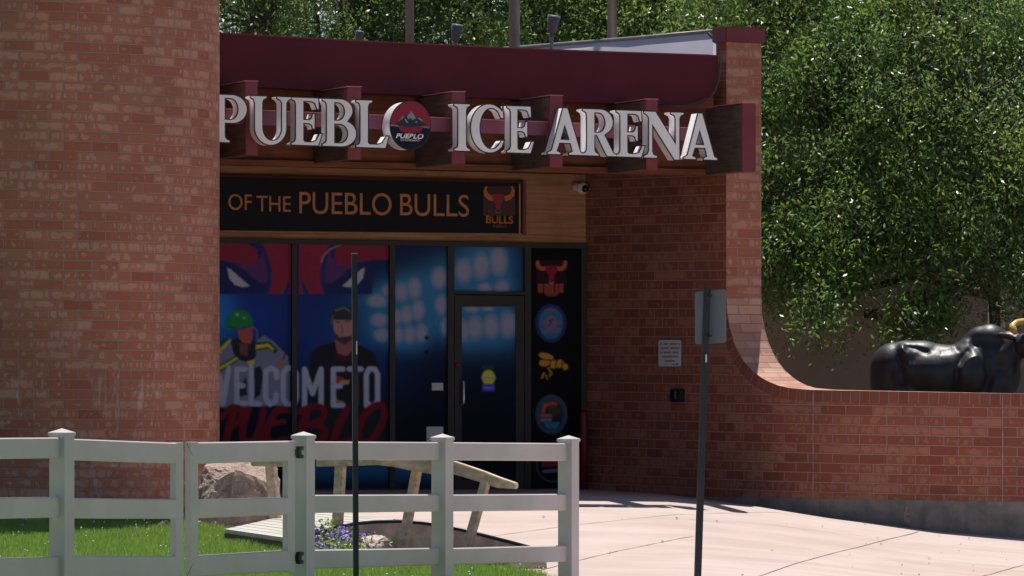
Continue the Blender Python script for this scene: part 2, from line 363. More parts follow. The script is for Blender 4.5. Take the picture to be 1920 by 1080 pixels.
# grass blades: one stuff object
def blades(name, n, poly, xr, zr, h0, h1, wd, mat, zoff=.0, dens=None):
    X = rng.uniform(*xr, n); Z = rng.uniform(*zr, n); ok = inside(poly, X, Z)
    if dens is not None: ok &= dens(X, Z)
    X = X[ok]; Z = Z[ok]; n = len(X); Y = G(X, Z) + zoff
    cl = np.sin(X * 7.3 + np.sin(Z * 2.1) * 2) * np.cos(Z * 5.1 + X) * .5 + .5
    h = rng.uniform(h0, h1, n) * (.75 + .5 * cl); a = rng.uniform(0, math.pi, n); lx = rng.normal(0, .35, n) * h; lz = rng.normal(0, .35, n) * h
    dx = np.cos(a) * wd; dz = np.sin(a) * wd
    v = np.stack([np.stack([X - dx, Z - dz, Y], 1), np.stack([X + dx, Z + dz, Y], 1), np.stack([X + lx, Z + lz, Y + h], 1)], 1).reshape(-1, 3)
    me = bpy.data.meshes.new(name); me.vertices.add(3 * n); me.vertices.foreach_set('co', v.astype('f').ravel())
    me.loops.add(3 * n); me.loops.foreach_set('vertex_index', np.arange(3 * n, dtype='i')); me.polygons.add(n)
    me.polygons.foreach_set('loop_start', np.arange(0, 3 * n, 3, dtype='i')); me.update(calc_edges=True)
    at = me.attributes.new('tint', 'FLOAT', 'POINT'); at.data.foreach_set('value', np.repeat(np.clip(rng.normal(.5, .3, n) * .7 + cl * .3, 0, 1), 3).astype('f'))
    return link(name, me, mat)
g = blades('lawn_grass', 420000, lawn_poly, (-7.2, 1.4), (43.0, 57.5), .035, .085, .0045, M['grassb'])
tag(g, 'bright green mown lawn behind and under the white fence', 'grass', kind='stuff')
# seed heads / clover specks in the lawn
bm = bmesh.new()
for _ in range(420):
    x, z = random.uniform(-6.5, 1.0), random.uniform(46, 57)
    if not inside(lawn_poly, x, z): continue
    y = float(G(x, z)) + random.uniform(.07, .11); s = random.uniform(.006, .012)
    bmesh.ops.create_icosphere(bm, subdivisions=1, radius=s, matrix=__import__('mathutils').Matrix.Translation((x, z, y)))
tag(bm_obj('clover_flowers', bm, M['signwhite']), 'tiny white clover heads scattered through the green lawn', 'clover', kind='stuff')
# pavement joints, laid 4 mm proud
bm = bmesh.new()
def joint(a, b, wd=.007, n=24):
    A = ground_px(*a); B = ground_px(*b); prev = None
    for i in range(n + 1):
        t = i / n; x = A.x + (B.x - A.x) * t + .003 * math.sin(t * 23); z = A.y + (B.y - A.y) * t; dx, dz = B.x - A.x, B.y - A.y; L = math.hypot(dx, dz); ww = wd * random.uniform(.6, 1.3)
        p = [bm.verts.new((x - dz / L * ww, z + dx / L * ww, float(G(x, z)) - .002)), bm.verts.new((x + dz / L * ww, z - dx / L * ww, float(G(x, z)) - .002))]
        if prev: bm.faces.new((prev[0], prev[1], p[1], p[0]))
        prev = p
for a, b in (((1462, 960), (880, 1010)), ((1722, 996), (1380, 1095)), ((1290, 972), (1700, 1012)), ((1920, 1058), (1820, 1085)), ((960, 1082), (1160, 1032)), ((640, 962), (800, 956)), ((1160, 1032), (1300, 1005))): joint(a, b)
bm_obj('pavement_joint_lines', bm, M['joint'])['kind'] = 'structure'
# leaf litter specks on the slab
bm = bmesh.new()
for _ in range(36):
    p = ground_px(random.uniform(1000, 1920), random.uniform(965, 1085)); s = random.uniform(.008, .02); a = random.uniform(0, 6)
    bm.faces.new([bm.verts.new((p.x + s * math.cos(a + q) * (1 if i % 2 else .5), p.y + s * 2.5 * math.sin(a + q), p.z + .002 + .004 * i)) for i, q in enumerate((0, 1.5, 3.1, 4.6))])
tag(bm_obj('leaf_litter', bm, M['bark']), 'tiny dry brown leaf crumbs strewn over the pink pavement', 'leaf litter', kind='stuff')

# ------------------------------------------------------------------ left brick column
cx, cz_, cr = X_at(14, 59.0), 59.0, 2.13
top, bot = 7.2, float(G(cx, 57)) - .15
def cyl_pts(r, n=120):
    return [(cx + r * math.sin(a), cz_ - r * math.cos(a), a) for a in [2 * math.pi * i / n for i in range(n + 1)]]
pts = cyl_pts(cr)
col_root = empty('brick_column', (cx, cz_, bot), 'broad round brick column with white mineral streaks standing behind the fence at left', 'column')
vs = [(x, y, bot) for x, y, a in pts] + [(x, y, top) for x, y, a in pts]; n = len(pts); fs = []; uv = []
for i in range(n - 1):
    fs.append((i, i + 1, n + i + 1, n + i)); u0 = (pts[i][2] if pts[i][2] < math.pi else pts[i][2] - 2 * math.pi) * cr; u1 = u0 + 2 * math.pi / 120 * cr
    sh = .012
    uv.append([(u0, bot + sh * pts[i][0]), (u1, bot + sh * pts[i + 1][0]), (u1, top + sh * pts[i + 1][0]), (u0, top + sh * pts[i][0])])
mesh('shaft', vs, fs, M['brick_column'], col_root, uv=uv, smooth=True)
bm = bmesh.new(); bmesh.ops.create_cone(bm, cap_ends=True, segments=96, radius1=cr + .06, radius2=cr + .06, depth=.3, matrix=__import__('mathutils').Matrix.Translation((cx, cz_, top + .15)))
bm_obj('capping', bm, M['maroon'], col_root)

# ------------------------------------------------------------------ the curved brick wall with its swooping shoulder and tall pier
path = [(1098, 65.0), (1180, 64.25), (1250, 63.65), (1310, 63.12), (1362, 62.68), (1430, 62.20), (1500, 61.86), (1600, 61.52), (1750, 61.22), (1920, 61.08), (2100, 61.1), (2400, 61.6)]
PX = np.array([X_at(p, z) for p, z in path]); PZ = np.array([z for _, z in path])
def catmull(P, n):
    out = []
    for i in range(len(P) - 1):
        p0 = P[max(i - 1, 0)]; p1 = P[i]; p2 = P[i + 1]; p3 = P[min(i + 2, len(P) - 1)]
        for j in range(n):
            t = j / n; out.append(.5 * ((2 * p1) + (-p0 + p2) * t + (2 * p0 - 5 * p1 + 4 * p2 - p3) * t * t + (-p0 + 3 * p1 - 3 * p2 + p3) * t ** 3))
    out.append(P[-1]); return np.array(out)
FP = catmull(np.stack([PX, PZ], 1), 14)
i_end = int(np.argmin(np.abs(960 + FP[:, 0] / FP[:, 1] * F_PX - 1362)))
px_of = lambda q: 960 + q[0] / q[1] * F_PX
tx = np.gradient(FP, axis=0); tx /= np.linalg.norm(tx, axis=1)[:, None]; nrm = np.stack([tx[:, 1], -tx[:, 0]], 1)     # towards the camera
arc = np.concatenate([[0], np.cumsum(np.linalg.norm(np.diff(FP, axis=0), axis=1))])
TH = .47
BK = FP - nrm * TH
base_y = lambda px: np.interp(px, [1090, 1400, 1450, 1920, 2400], [928, 933.5, 934, 941, 946])   # bottom course
cop_x = [1362, 1364, 1369, 1376, 1385, 1397, 1411, 1426, 1442, 1460, 1480, 1520, 1900, 2400]
cop_y = [560, 592, 618, 642, 662, 681, 696, 707, 716, 723, 727.5, 731, 738, 746]
wall = empty('curved_brick_wall', (FP[i_end][0], FP[i_end][1], 0), 'curved red brick wall sweeping down from a tall pier to a low run beside the bull statue', 'wall')
def zof(q, y): return CZ + (HOR - y) / F_PX * q[1]
SHR = .014
def vco(q, z): return z + SHR * q[0] + .035
# profile samples on the low part: (path position, top z)
prof = []
q_idx = lambda px: float(np.interp(px, [px_of(q) for q in FP], range(len(FP))))
def at(arr, i):
    j = int(min(max(i, 0), len(arr) - 2)); t = i - j; return arr[j] * (1 - t) + arr[j + 1] * t
for a, b in zip(cop_x[:-1], cop_x[1:]):
    steps = 4 if b <= 1520 else 16
    for s in range(steps):
        px = a + (b - a) * s / steps; prof.append((q_idx(px), float(np.interp(px, cop_x, cop_y))))
prof.append((q_idx(2400), 746))
BAND = .125
vs, fs, uv = [], [], []
def quad(p, uvs): 
    k = len(vs); vs.extend([tuple(x) for x in p]); fs.append((k, k + 1, k + 2, k + 3)); uv.append(uvs)
tall_top = zof(FP[i_end], 76)
# tall part (left of the shoulder)
for i in range(i_end):
    a, b = FP[i], FP[i + 1]; za = zof(a, float(base_y(px_of(a)))); zb = zof(b, float(base_y(px_of(b))))
    tp = tall_top if i >= i_end - 5 else min(tall_top, 4.31)
    quad([(a[0], a[1], za), (b[0], b[1], zb), (b[0], b[1], tp), (a[0], a[1], tp)], [(arc[i], vco(a, za)), (arc[i + 1], vco(b, zb)), (arc[i + 1], vco(b, tp)), (arc[i], vco(a, tp))])
    c, d = BK[i], BK[i + 1]
    quad([(d[0], d[1], -.1), (c[0], c[1], -.1), (c[0], c[1], tp), (d[0], d[1], tp)], [(arc[i + 1], 0), (arc[i], 0), (arc[i], tp), (arc[i + 1], tp)])
    quad([(a[0], a[1], tp), (b[0], b[1], tp), (d[0], d[1], tp), (c[0], c[1], tp)], [(arc[i], 0), (arc[i + 1], 0), (arc[i + 1], .4), (arc[i], .4)])
# low part, face below the coping band
P3 = []
for (i, y) in prof:
    q = at(FP, i); b = at(BK, i); P3.append((q, b, zof(q, y), float(np.interp(i, range(len(arc)), arc)), float(base_y(px_of(q)))))
# arc length along the top profile, for the header course and the shoulder surface
S = [0]
for k_ in range(1, len(P3)): S.append(S[-1] + math.hypot(P3[k_][3] - P3[k_ - 1][3], P3[k_][2] - P3[k_ - 1][2]))
def inner(k_):
    a0 = P3[max(k_ - 1, 0)]; a1 = P3[min(k_ + 1, len(P3) - 1)]; du, dz = a1[3] - a0[3], a1[2] - a0[2]; L = math.hypot(du, dz) or 1
    nu, nz = dz / L, -du / L            # points into the wall: left/down of the profile
    if k_ == 0: nu, nz = -1, 0
    return P3[k_][3] + nu * BAND, P3[k_][2] + nz * BAND
def on_face(u, z):
    i = float(np.interp(u, arc, range(len(arc)))); q = at(FP, i); return q, z
INN = [inner(k_) for k_ in range(len(P3))]
# build the face under the band as columns between path samples
def top_at(u):     # height of band bottom at arc u
    us = [p[0] for p in INN]; zs = [p[1] for p in INN]
    return float(np.interp(u, us, zs))
u_lo = INN[0][0]; us = np.linspace(INN[0][0], P3[-1][3], 260)
for a, b in zip(us[:-1], us[1:]):
    qa, _ = on_face(a, 0); qb, _ = on_face(b, 0); za, zb = zof(qa, float(base_y(px_of(qa)))), zof(qb, float(base_y(px_of(qb)))); ta, tb = top_at(a), top_at(b)
    if b <= arc[i_end] + 1e-6: continue
    a_ = max(a, arc[i_end]); 
    if a_ != a: qa, _ = on_face(a_, 0); za = zof(qa, float(base_y(px_of(qa)))); ta = top_at(a_)
    quad([(qa[0], qa[1], za), (qb[0], qb[1], zb), (qb[0], qb[1], tb), (qa[0], qa[1], ta)], [(a_, vco(qa, za)), (b, vco(qb, zb)), (b, vco(qb, tb)), (a_, vco(qa, ta))])
# tall end face + shoulder/top surface
e0, e1 = FP[i_end], BK[i_end]; z0 = P3[0][2]
SHO0 = [];SHO0.append(([(e0[0], e0[1], z0), (e1[0], e1[1], z0), (e1[0], e1[1], tall_top), (e0[0], e0[1], tall_top)], [(0, z0 + .03), (TH, z0 + .03), (TH, tall_top + .03), (0, tall_top + .03)]))
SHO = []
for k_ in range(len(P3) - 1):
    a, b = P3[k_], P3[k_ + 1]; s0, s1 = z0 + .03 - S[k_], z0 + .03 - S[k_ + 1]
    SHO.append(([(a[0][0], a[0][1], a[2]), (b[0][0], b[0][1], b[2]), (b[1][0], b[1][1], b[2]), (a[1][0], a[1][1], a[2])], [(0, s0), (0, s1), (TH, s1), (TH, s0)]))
    quad([(b[1][0], b[1][1], -.5), (a[1][0], a[1][1], -.5), (a[1][0], a[1][1], a[2]), (b[1][0], b[1][1], b[2])], [(b[3], 0), (a[3], 0), (a[3], a[2]), (b[3], b[2])])
mesh('brickwork', vs, fs, M['brick'], wall, uv=uv)
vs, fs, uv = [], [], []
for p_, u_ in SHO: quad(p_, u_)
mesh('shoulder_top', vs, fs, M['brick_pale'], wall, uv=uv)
vs, fs, uv = [], [], []
for p_, u_ in SHO0: quad(p_, u_)
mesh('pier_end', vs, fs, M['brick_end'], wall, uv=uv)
# header course following the shoulder, 3 mm proud
vs, fs, uv = [], [], []
for k_ in range(len(P3) - 1):
    (u0, zi0), (u1, zi1) = INN[k_], INN[k_ + 1]; a, b = P3[k_], P3[k_ + 1]
    q0, _ = on_face(u0, 0); q1, _ = on_face(u1, 0)
    def pr(q, z):
        i = int(np.argmin(np.abs(FP[:, 0] - q[0]))); return (q[0] + nrm[i][0] * .003, q[1] + nrm[i][1] * .003, z)
    quad([pr(q0, zi0), pr(q1, zi1), pr(b[0], b[2]), pr(a[0], a[2])], [(S[k_], .04), (S[k_ + 1], .04), (S[k_ + 1], .19), (S[k_], .19)])
mesh('header_course', vs, fs, M['brick_head'], wall, uv=uv)
# footing
vs, fs, uv = [], [], []
for i in range(len(FP) - 1):
    a = FP[i] + nrm[i] * .006; b = FP[i + 1] + nrm[i + 1] * .006; za = zof(a, float(base_y(px_of(a)))); zb = zof(b, float(base_y(px_of(b))))
    ga, gb = float(G(*a)) - .2, float(G(*b)) - .2
    quad([(a[0], a[1], ga), (b[0], b[1], gb), (b[0], b[1], zb), (a[0], a[1], za)], [(arc[i], ga), (arc[i + 1], gb), (arc[i + 1], zb), (arc[i], za)])
    a2, b2 = FP[i], FP[i + 1]
    quad([(a[0], a[1], za), (b[0], b[1], zb), (b2[0], b2[1], zb), (a2[0], a2[1], za)], [(arc[i], za), (arc[i + 1], zb), (arc[i + 1], zb + .01), (arc[i], za + .01)])
mesh('footing', vs, fs, M['footing'], wall, uv=uv)
# movement joints in the brickwork
bm = bmesh.new()
for px in (1525, 1880):
    i = q_idx(px); q = at(FP, i); j = int(i); n2 = Vector((nrm[j][0], nrm[j][1], 0)); t2 = Vector((tx[j][0], tx[j][1], 0)); zt = zof(q, float(np.interp(px, cop_x, cop_y))) - .02; zb = zof(q, float(base_y(px)))
    c = Vector((q[0], q[1], 0)) + n2 * .004
    bm.faces.new([bm.verts.new(c + t2 * s * .005 + Vector((0, 0, z))) for s, z in ((-1, zb), (1, zb), (1, zt), (-1, zt))])
bm_obj('movement_joint', bm, simple('mortar_pale', (.36, .27, .26), .9, var=.3, scale=12), wall)
# pale drip stain below the footing edge
bm = bmesh.new(); i = q_idx(1701); q = at(FP, i); j = int(i); n2 = Vector((nrm[j][0], nrm[j][1], 0)); t2 = Vector((tx[j][0], tx[j][1], 0)); c = Vector((q[0], q[1], 0)) + n2 * .010
pp = [(-.028, 982), (-.038, 965), (-.026, 948), (0, 941), (.026, 950), (.034, 968), (.026, 984)]
bm.faces.new([bm.verts.new(c + t2 * a + Vector((0, 0, zof(q, y)))) for a, y in pp])
bm_obj('mineral_stain', bm, simple('pale_stain', (.30, .25, .23), .9, var=.35, scale=25), wall)
# pier cap: maroon sheet metal wrapping the tall end
def ring(off, z, b0=0):
    a = FP[i_end]; t = tx[i_end]; nn = nrm[i_end]; back = FP[i_end - 6]
    tt = (FP[i_end] - back); L = np.linalg.norm(tt); tt = tt / L
    c = [a + tt * off + nn * off, a - nn * (TH + off) + tt * off, back - nn * (TH + off), back + nn * off]
    return [Vector((p[0], p[1], z)) for p in c]
zc0, zc1 = zof(FP[i_end], 79), zof(FP[i_end], 50)
bm = bmesh.new(); lo_, hi_ = ring(.035, zc0), ring(.035, zc1); A = [bm.verts.new(p) for p in lo_]; B = [bm.verts.new(p) for p in hi_]
for i in range(4): j = (i + 1) % 4; bm.faces.new((A[i], A[j], B[j], B[i]))
bm.faces.new(B); bm.faces.new(A[::-1])
bmesh.ops.bevel(bm, geom=list(bm.edges), offset=.012, segments=2, affect='EDGES')
bm_obj('pier_cap', bm, M['maroon2'], wall)

# ------------------------------------------------------------------ the arena building
fas = Plane(1345, 62.25, 18)                     # fascia plane
frt = fas.off(1.0)                               # plane of the rafter tips
dor = Plane(1098, 65.0, 18)                      # door and window plane
bld = empty('arena_building', (X_at(750, 64), 64, 0), 'brick and timber ice arena entrance with dark maroon fascia above printed windows', 'building')
# body behind the door wall and roof over the porch
bm = bmesh.new()
dl, dr_ = dor.P(380, 900), dor.P(1098, 900)
def body(bm, pts2, z0, z1):
    a = [bm.verts.new((x, y, z0)) for x, y in pts2]; b = [bm.verts.new((x, y, z1)) for x, y in pts2]
    bm.faces.new(a[::-1]); bm.faces.new(b)
    for i in range(len(a)): j = (i + 1) % len(a); bm.faces.new((a[i], a[j], b[j], b[i]))
body(bm, [(dl.x - 6, dl.y + .35), (dl.x, dl.y + .25), (dr_.x + .05, dr_.y + .25), (dr_.x + .9, dr_.y + .9), (dr_.x + .9, 72), (dl.x - 6, 72)], 0, 4.30)
bm_obj('main_wall', bm, M['stucco'], bld)
bm = bmesh.new(); fl, fr = fas.off(-.05).P(-300, 100), fas.off(-.05).P(1345, 100); wr = BK[i_end - 22]
body(bm, [(fl.x, fl.y), (fr.x, fr.y), (FP[i_end - 3][0] - .05, FP[i_end - 3][1] + .1), (dr_.x + .2, dr_.y + .6), (dr_.x + .2, 72), (fl.x - 2, 72)], 4.32, 4.45)
bm_obj('roof', bm, M['dkwood'], bld)
bm = bmesh.new(); body(bm, [(cx - .6, cz_ + 1.2), (cx + 1.2, cz_ + 1.2), (cx + 1.2, 64.6), (cx - .6, 64.6)], -.1, 4.3); bm_obj('side_wall', bm, M['stucco'], bld)
# fascia with a rounded right end
ft = [(300, 56), (412, 63), (650, 76.5), (880, 88), (1100, 97), (1327, 104.5), (1346, 106)]
fb = [(1347, 135), (1344, 153), (1337, 170), (1325, 183), (1308, 191), (1285, 195), (1240, 195), (1060, 191), (967, 185), (785, 179), (600, 169), (480, 163), (412, 157), (300, 150)]
panel('fascia', ft + fb, fas, 0, .32, M['maroon'], bld)
panel('gutter_lip', [(300, 53.5), (412, 60.5), (650, 74), (880, 85.5), (1100, 94.5), (1327, 102), (1346, 103.5), (1346, 106), (1327, 104.6), (1100, 97.1), (880, 88.1), (650, 76.6), (412, 63.1), (300, 56.1)], fas, .015, .05, M['maroon2'], bld)
panel('backing_board', [(300, 140), (1338, 160), (1338, 321), (300, 296)], fas, -.34, .05, M['backing'], bld)
# wooden soffit beam above the sign
panel('soffit_beam', [(300, 296), (1345, 318), (1345, 330), (300, 306)], fas, -.28, .16, M['backing'], bld)
# rafters
def rafter(x0, x1, yt, yb, first=False):
    r = empty('rafter', frt.P(x0, yb), '', 'rafter'); 
    return r
caps = [(461, 483, 152.5, 291), (652, 677, 163, 299), (847, 872, 172.5, 307), (1031, 1055, 179.5, 313), (1212, 1233, 186.5, 318), (1392, 1417, 193.5, 322)]
for i, (x0, x1, yt, yb) in enumerate(caps):
    sl = .012
    b0 = frt.off(-.02); bm = bmesh.new(); dpt = 1.36 if i < 5 else 1.15
    add_prism(bm, [b0.P(x0 + 1, yt + 2), b0.P(x1 - 1, yt + 2), b0.P(x1 - 1, yb - 1), b0.P(x0 + 1, yb - 1)], b0.n, dpt)
    rf = bm_obj('rafter', bm, M['dkwood'], bld)
    panel('rafter_cap', [(x0, yt), (x1, yt + .6), (x1, yb + .6), (x0, yb)], frt, 0, .035, M['maroon2'], rf)
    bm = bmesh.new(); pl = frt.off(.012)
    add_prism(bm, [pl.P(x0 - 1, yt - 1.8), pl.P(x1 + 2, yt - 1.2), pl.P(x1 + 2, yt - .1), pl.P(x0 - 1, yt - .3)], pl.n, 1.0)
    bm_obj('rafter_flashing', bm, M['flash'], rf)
# cross rail between the rafters carrying the lettering
panel('cross_rail', [(300, 200), (1318, 241.5), (1318, 265), (300, 227)], frt, -.10, .09, M['mauve'], bld)
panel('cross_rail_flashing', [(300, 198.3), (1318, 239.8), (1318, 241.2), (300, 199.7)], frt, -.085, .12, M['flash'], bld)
# cable hanging round the fascia end
tube_obj('drip_cable', [fas.off(.04).P(*p) for p in ((1328, 62), (1336, 72), (1348, 88), (1351, 112), (1349, 145), (1340, 172), (1327, 187), (1310, 195), (1285, 199), (1243, 197))], .012, M['cable'], bld, seg=8)
# white parapet return running back from the pier, face tilted back to catch the sun
pa, pb = W(1337, 60, 63.6), W(930, 96, 67.5)
bm = bmesh.new(); n_ = (pb - pa).cross(Vector((0, 0, 1))).normalized()
add_prism(bm, [W(1337, 60, 63.6), W(1180, 74, 65), W(930, 94, 67.5), W(930, 130, 67.2), W(1180, 130, 64.66), W(1337, 130, 63.22)], -n_ if n_.y > 0 else n_, .15); bm_obj('parapet', bm, M['white'], bld)
tube_obj('parapet_capping', [W(1337, 58.5, 63.6), W(1180, 72.5, 65), W(930, 92.5, 67.5)], .022, M['galv'], bld, seg=8)
# timber header board
panel('header_board', [(300, 307), (1100, 328), (1100, 456.5), (300, 444)], dor, .0, .2, M['board'], bld)
for x, y in ((460, 438), (583, 443), (676, 445), (784, 442), (860, 444), (930, 444)):
    pl = dor.off(.03); bm = bmesh.new(); bmesh.ops.create_icosphere(bm, subdivisions=1, radius=.011, matrix=__import__('mathutils').Matrix.Translation(pl.P(x, y - 8))); 
    bm_obj('bolt_head', bm, M['signwhite'], bld)

# ---- printed graphics -------------------------------------------------------
GAIN = 5.6
def C(r, g_, b_): return lin((r, g_, b_)) * GAIN
def blob(x, y, cx_, cy_, rx, ry, soft=.18):
    d = np.sqrt(((x - cx_) / rx) ** 2 + ((y - cy_) / ry) ** 2); return np.clip((1 + soft - d) / (2 * soft), 0, 1)
def over(c, m, col): return c * (1 - m[:, None]) + np.asarray(col)[None] * m[:, None]
def stroke(x, y, pts, wd, soft=1.0):
    d = np.full(x.shape, 1e9)
    for (x0, y0), (x1, y1) in zip(pts, pts[1:]):
        L = (x1 - x0) ** 2 + (y1 - y0) ** 2 + 1e-9; t = np.clip(((x - x0) * (x1 - x0) + (y - y0) * (y1 - y0)) / L, 0, 1)
        d = np.minimum(d, np.hypot(x - x0 - t * (x1 - x0), y - y0 - t * (y1 - y0)))
    return np.clip((wd / 2 + soft / 2 - d) / soft, 0, 1)
def poly(x, y, pts): return inside(pts, x, y).astype(float)
LAMPS = [(870, 508, 14, 20), (902, 499, 15, 22), (935, 490, 15, 24), (909, 540, 12, 9), (941, 539, 12, 13), (891, 615, 15, 20), (921, 612, 14, 20), (953, 609, 14, 22), (870, 620, 10, 18), (885, 580, 13, 5), (915, 579, 10, 4),
         (753, 548, 12, 16), (777, 541, 12, 18), (824, 521, 14, 18), (762, 590, 12, 16), (784, 582, 11, 17), (745, 595, 8, 14), (829, 572, 12, 17), (768, 627, 11, 15), (790, 624, 11, 15), (747, 628, 9, 14), (836, 612, 9, 15),
         (708, 564, 18, 11), (712, 600, 15, 11), (717, 628, 14, 11), (727, 545, 10, 10)]
def paint(x, y, key):
    n = len(x); c = np.tile(C(8, 12, 30), (n, 1)).astype(float)
    if key == 'logos':
        c = np.tile(C(4, 4, 7), (n, 1)).astype(float)
        def lg(ox, oy, s, c, dim=1.0):
            X, Y = (x - ox) / s, (y - oy) / s
            c = over(c, poly(X, Y, [(-27, -25), (27, -25), (29, 22), (-29, 22)]), C(26, 10, 18) * dim)
            for sg in (-1, 1):
                c = over(c, stroke(X * sg, Y, [(11, -10), (19, -9), (25, -14), (26, -21)], 7), C(110, 55, 35) * dim)
            c = over(c, poly(X, Y, [(-11, -14), (11, -14), (11, -6), (6, 2), (4, 14), (-4, 14), (-6, 2), (-11, -6)]), C(88, 14, 32) * dim)
            c = over(c, stroke(X, Y, [(-4, 16), (0, 19), (4, 16)], 2), C(90, 80, 90) * dim)
            return c
        c = lg(1034, 513, 1.0, c)
        for a, b, z in ((1013, 532, 9), (1024, 532, 9), (1035, 532, 7), (1045, 532, 7), (1053, 532, 8)): c = over(c, poly(x, y, [(a - 4, b), (a + z - 4, b), (a + z - 4, b + 17), (a - 4, b + 17)]), C(92, 42, 30))
        c = over(c, poly(x, y, [(1021, 549), (1048, 549), (1042, 556), (1026, 556)]), C(80, 34, 26))
        c = over(c, blob(x, y, 1033, 606, 29, 36, .05), C(20, 32, 70)); c = over(c, blob(x, y, 1033, 606, 22, 29, .06), C(60, 62, 84))
        c = over(c, blob(x, y, 1033, 606, 22, 29, .06) * ((np.abs(y - 593) < 7) | (np.abs(y - 612) < 3) | (y > 624)), C(24, 66, 96)); c = over(c, blob(x, y, 1033, 606, 11, 14, .1), C(70, 66, 82)); c = over(c, stroke(x, y, [(1037, 599), (1030, 601), (1034, 607), (1028, 612)], 2.5), C(40, 40, 60))
        gold = C(120, 88, 30)
        for q in ((1024, 668, 14, 6, .25), (1021, 680, 10, 7, -.15), (1038, 683, 9, 8, .3), (1050, 682, 7, 8, .5), (1060, 688, 5, 6, .3)):
            X, Y = x - q[0], y - q[1]; ca, sa = math.cos(q[4]), math.sin(q[4]); c = over(c, blob(X * ca + Y * sa, -X * sa + Y * ca, 0, 0, q[2], q[3], .1), gold)
        for pp in ([(1044, 672), (1041, 692)], [(1055, 674), (1053, 690)], [(1012, 674), (1036, 675)], [(1032, 676), (1030, 692)]): c = over(c, stroke(x, y, pp, 2), C(8, 8, 10))
        c = over(c, stroke(x, y, [(1028, 690), (1034, 700), (1031, 704)], 4), gold * .7); c = over(c, stroke(x, y, [(1020, 700), (1016, 708)], 4), gold * .7); c = over(c, stroke(x, y, [(1024, 704), (1026, 710)], 4), gold * .6)
        c = over(c, blob(x, y, 1034, 777, 30, 37, .04), C(34, 44, 60)); c = over(c, blob(x, y, 1034, 778, 22, 28, .05), C(20, 24, 34))
        c = over(c, stroke(x, y, [(1018, 772), (1022, 760), (1034, 756), (1042, 758)], 7), C(104, 52, 34)); c = over(c, poly(x, y, [(1012, 776), (1036, 776), (1034, 790), (1014, 790)]), C(80, 60, 76)); c = over(c, stroke(x, y, [(1012, 783), (1036, 783)], 3), C(74, 28, 40))
        c = over(c, blob(x, y, 1040, 770, 11, 10, .15), C(38, 36, 26)); c = over(c, poly(x, y, [(1018, 792), (1050, 792), (1044, 803), (1026, 803)]), C(24, 68, 96))
        c = over(c, blob(x, y, 1036, 872, 31, 32, .03) * (1 - blob(x, y, 1036, 872, 28, 29, .03)), C(40, 42, 52)); c = over(c, stroke(x, y, [(1020, 870), (1052, 868)], 10), C(84, 20, 30)); c = over(c, stroke(x, y, [(1020, 884), (1050, 882)], 6), C(62, 62, 80))
        return np.clip(c * .72, 0, .9)
    if key == 'emblem':
        c = np.tile(C(22, 24, 38), (n, 1)).astype(float); c[y < 236.5 + .03 * (x - 770)] = C(150, 38, 52)
        c = over(c, stroke(x, y, [(732, 235.5), (749, 236)], 1.6), C(150, 130, 150)); c = over(c, stroke(x, y, [(791, 238), (807, 238.5)], 1.6), C(150, 130, 150))
        c = over(c, poly(x, y, [(748, 236), (791, 237), (792, 243), (787, 248), (770, 250), (753, 247), (748, 242)]), C(150, 34, 48))
        mt = [(738, 234), (746, 229), (756, 217), (759, 219), (771, 209), (783, 222), (787, 221), (797, 233), (801, 236), (785, 237), (768, 239), (752, 236)]
        c = over(c, poly(x, y, mt), C(36, 44, 56))
        for pg in ([(771, 209), (776, 215), (780, 222), (774, 225), (770, 221), (765, 223), (763, 218)], [(746, 229), (756, 217), (758, 220), (750, 226)], [(783, 222), (788, 221), (794, 229), (788, 226)], [(760, 222), (766, 230), (763, 231), (758, 224)], [(778, 229), (783, 226), (781, 231)]): c = over(c, poly(x, y, pg), C(128, 136, 150))
        return np.clip(c, 0, .9)
    # the four lobby panels share one print running across them
    glow = np.zeros(n); core = np.zeros(n)
    for (a, b, rx, ry) in LAMPS:
        glow += np.exp(-(((x - a) / (rx * 2.3)) ** 2 + ((y - b) / (ry * 2.0)) ** 2)); core = np.maximum(core, blob(x, y, a, b, rx, ry, .42))
    base_t = np.clip((y - 455) / 90, 0, 1)
    c = C(11, 17, 42) * (1 - np.clip((y - 480) / 300, 0, 1))[:, None] + C(4, 6, 14) * np.clip((y - 480) / 300, 0, 1)[:, None]
    c = c + C(16, 48, 110) * (np.exp(-((x - 650) / 90) ** 2 - ((y - 640) / 110) ** 2) * .35)[:, None] + C(10, 34, 96) * (np.exp(-((x - 480) / 80) ** 2 - ((y - 600) / 90) ** 2) * .5)[:, None] + C(8, 56, 100) * (np.exp(-((x - 412) / 30) ** 2 - ((y - 585) / 60) ** 2))[:, None]
    g1 = np.clip(glow, 0, 1.3); c = over(c, np.clip(g1 * .85, 0, 1), C(26, 64, 92)); c = over(c, core * .92, C(80, 80, 94))
    c = c + C(18, 60, 90)[None] * (np.exp(-((y - 880) / 22) ** 2) * (np.abs(x - 700) < 150) * .6)[:, None]
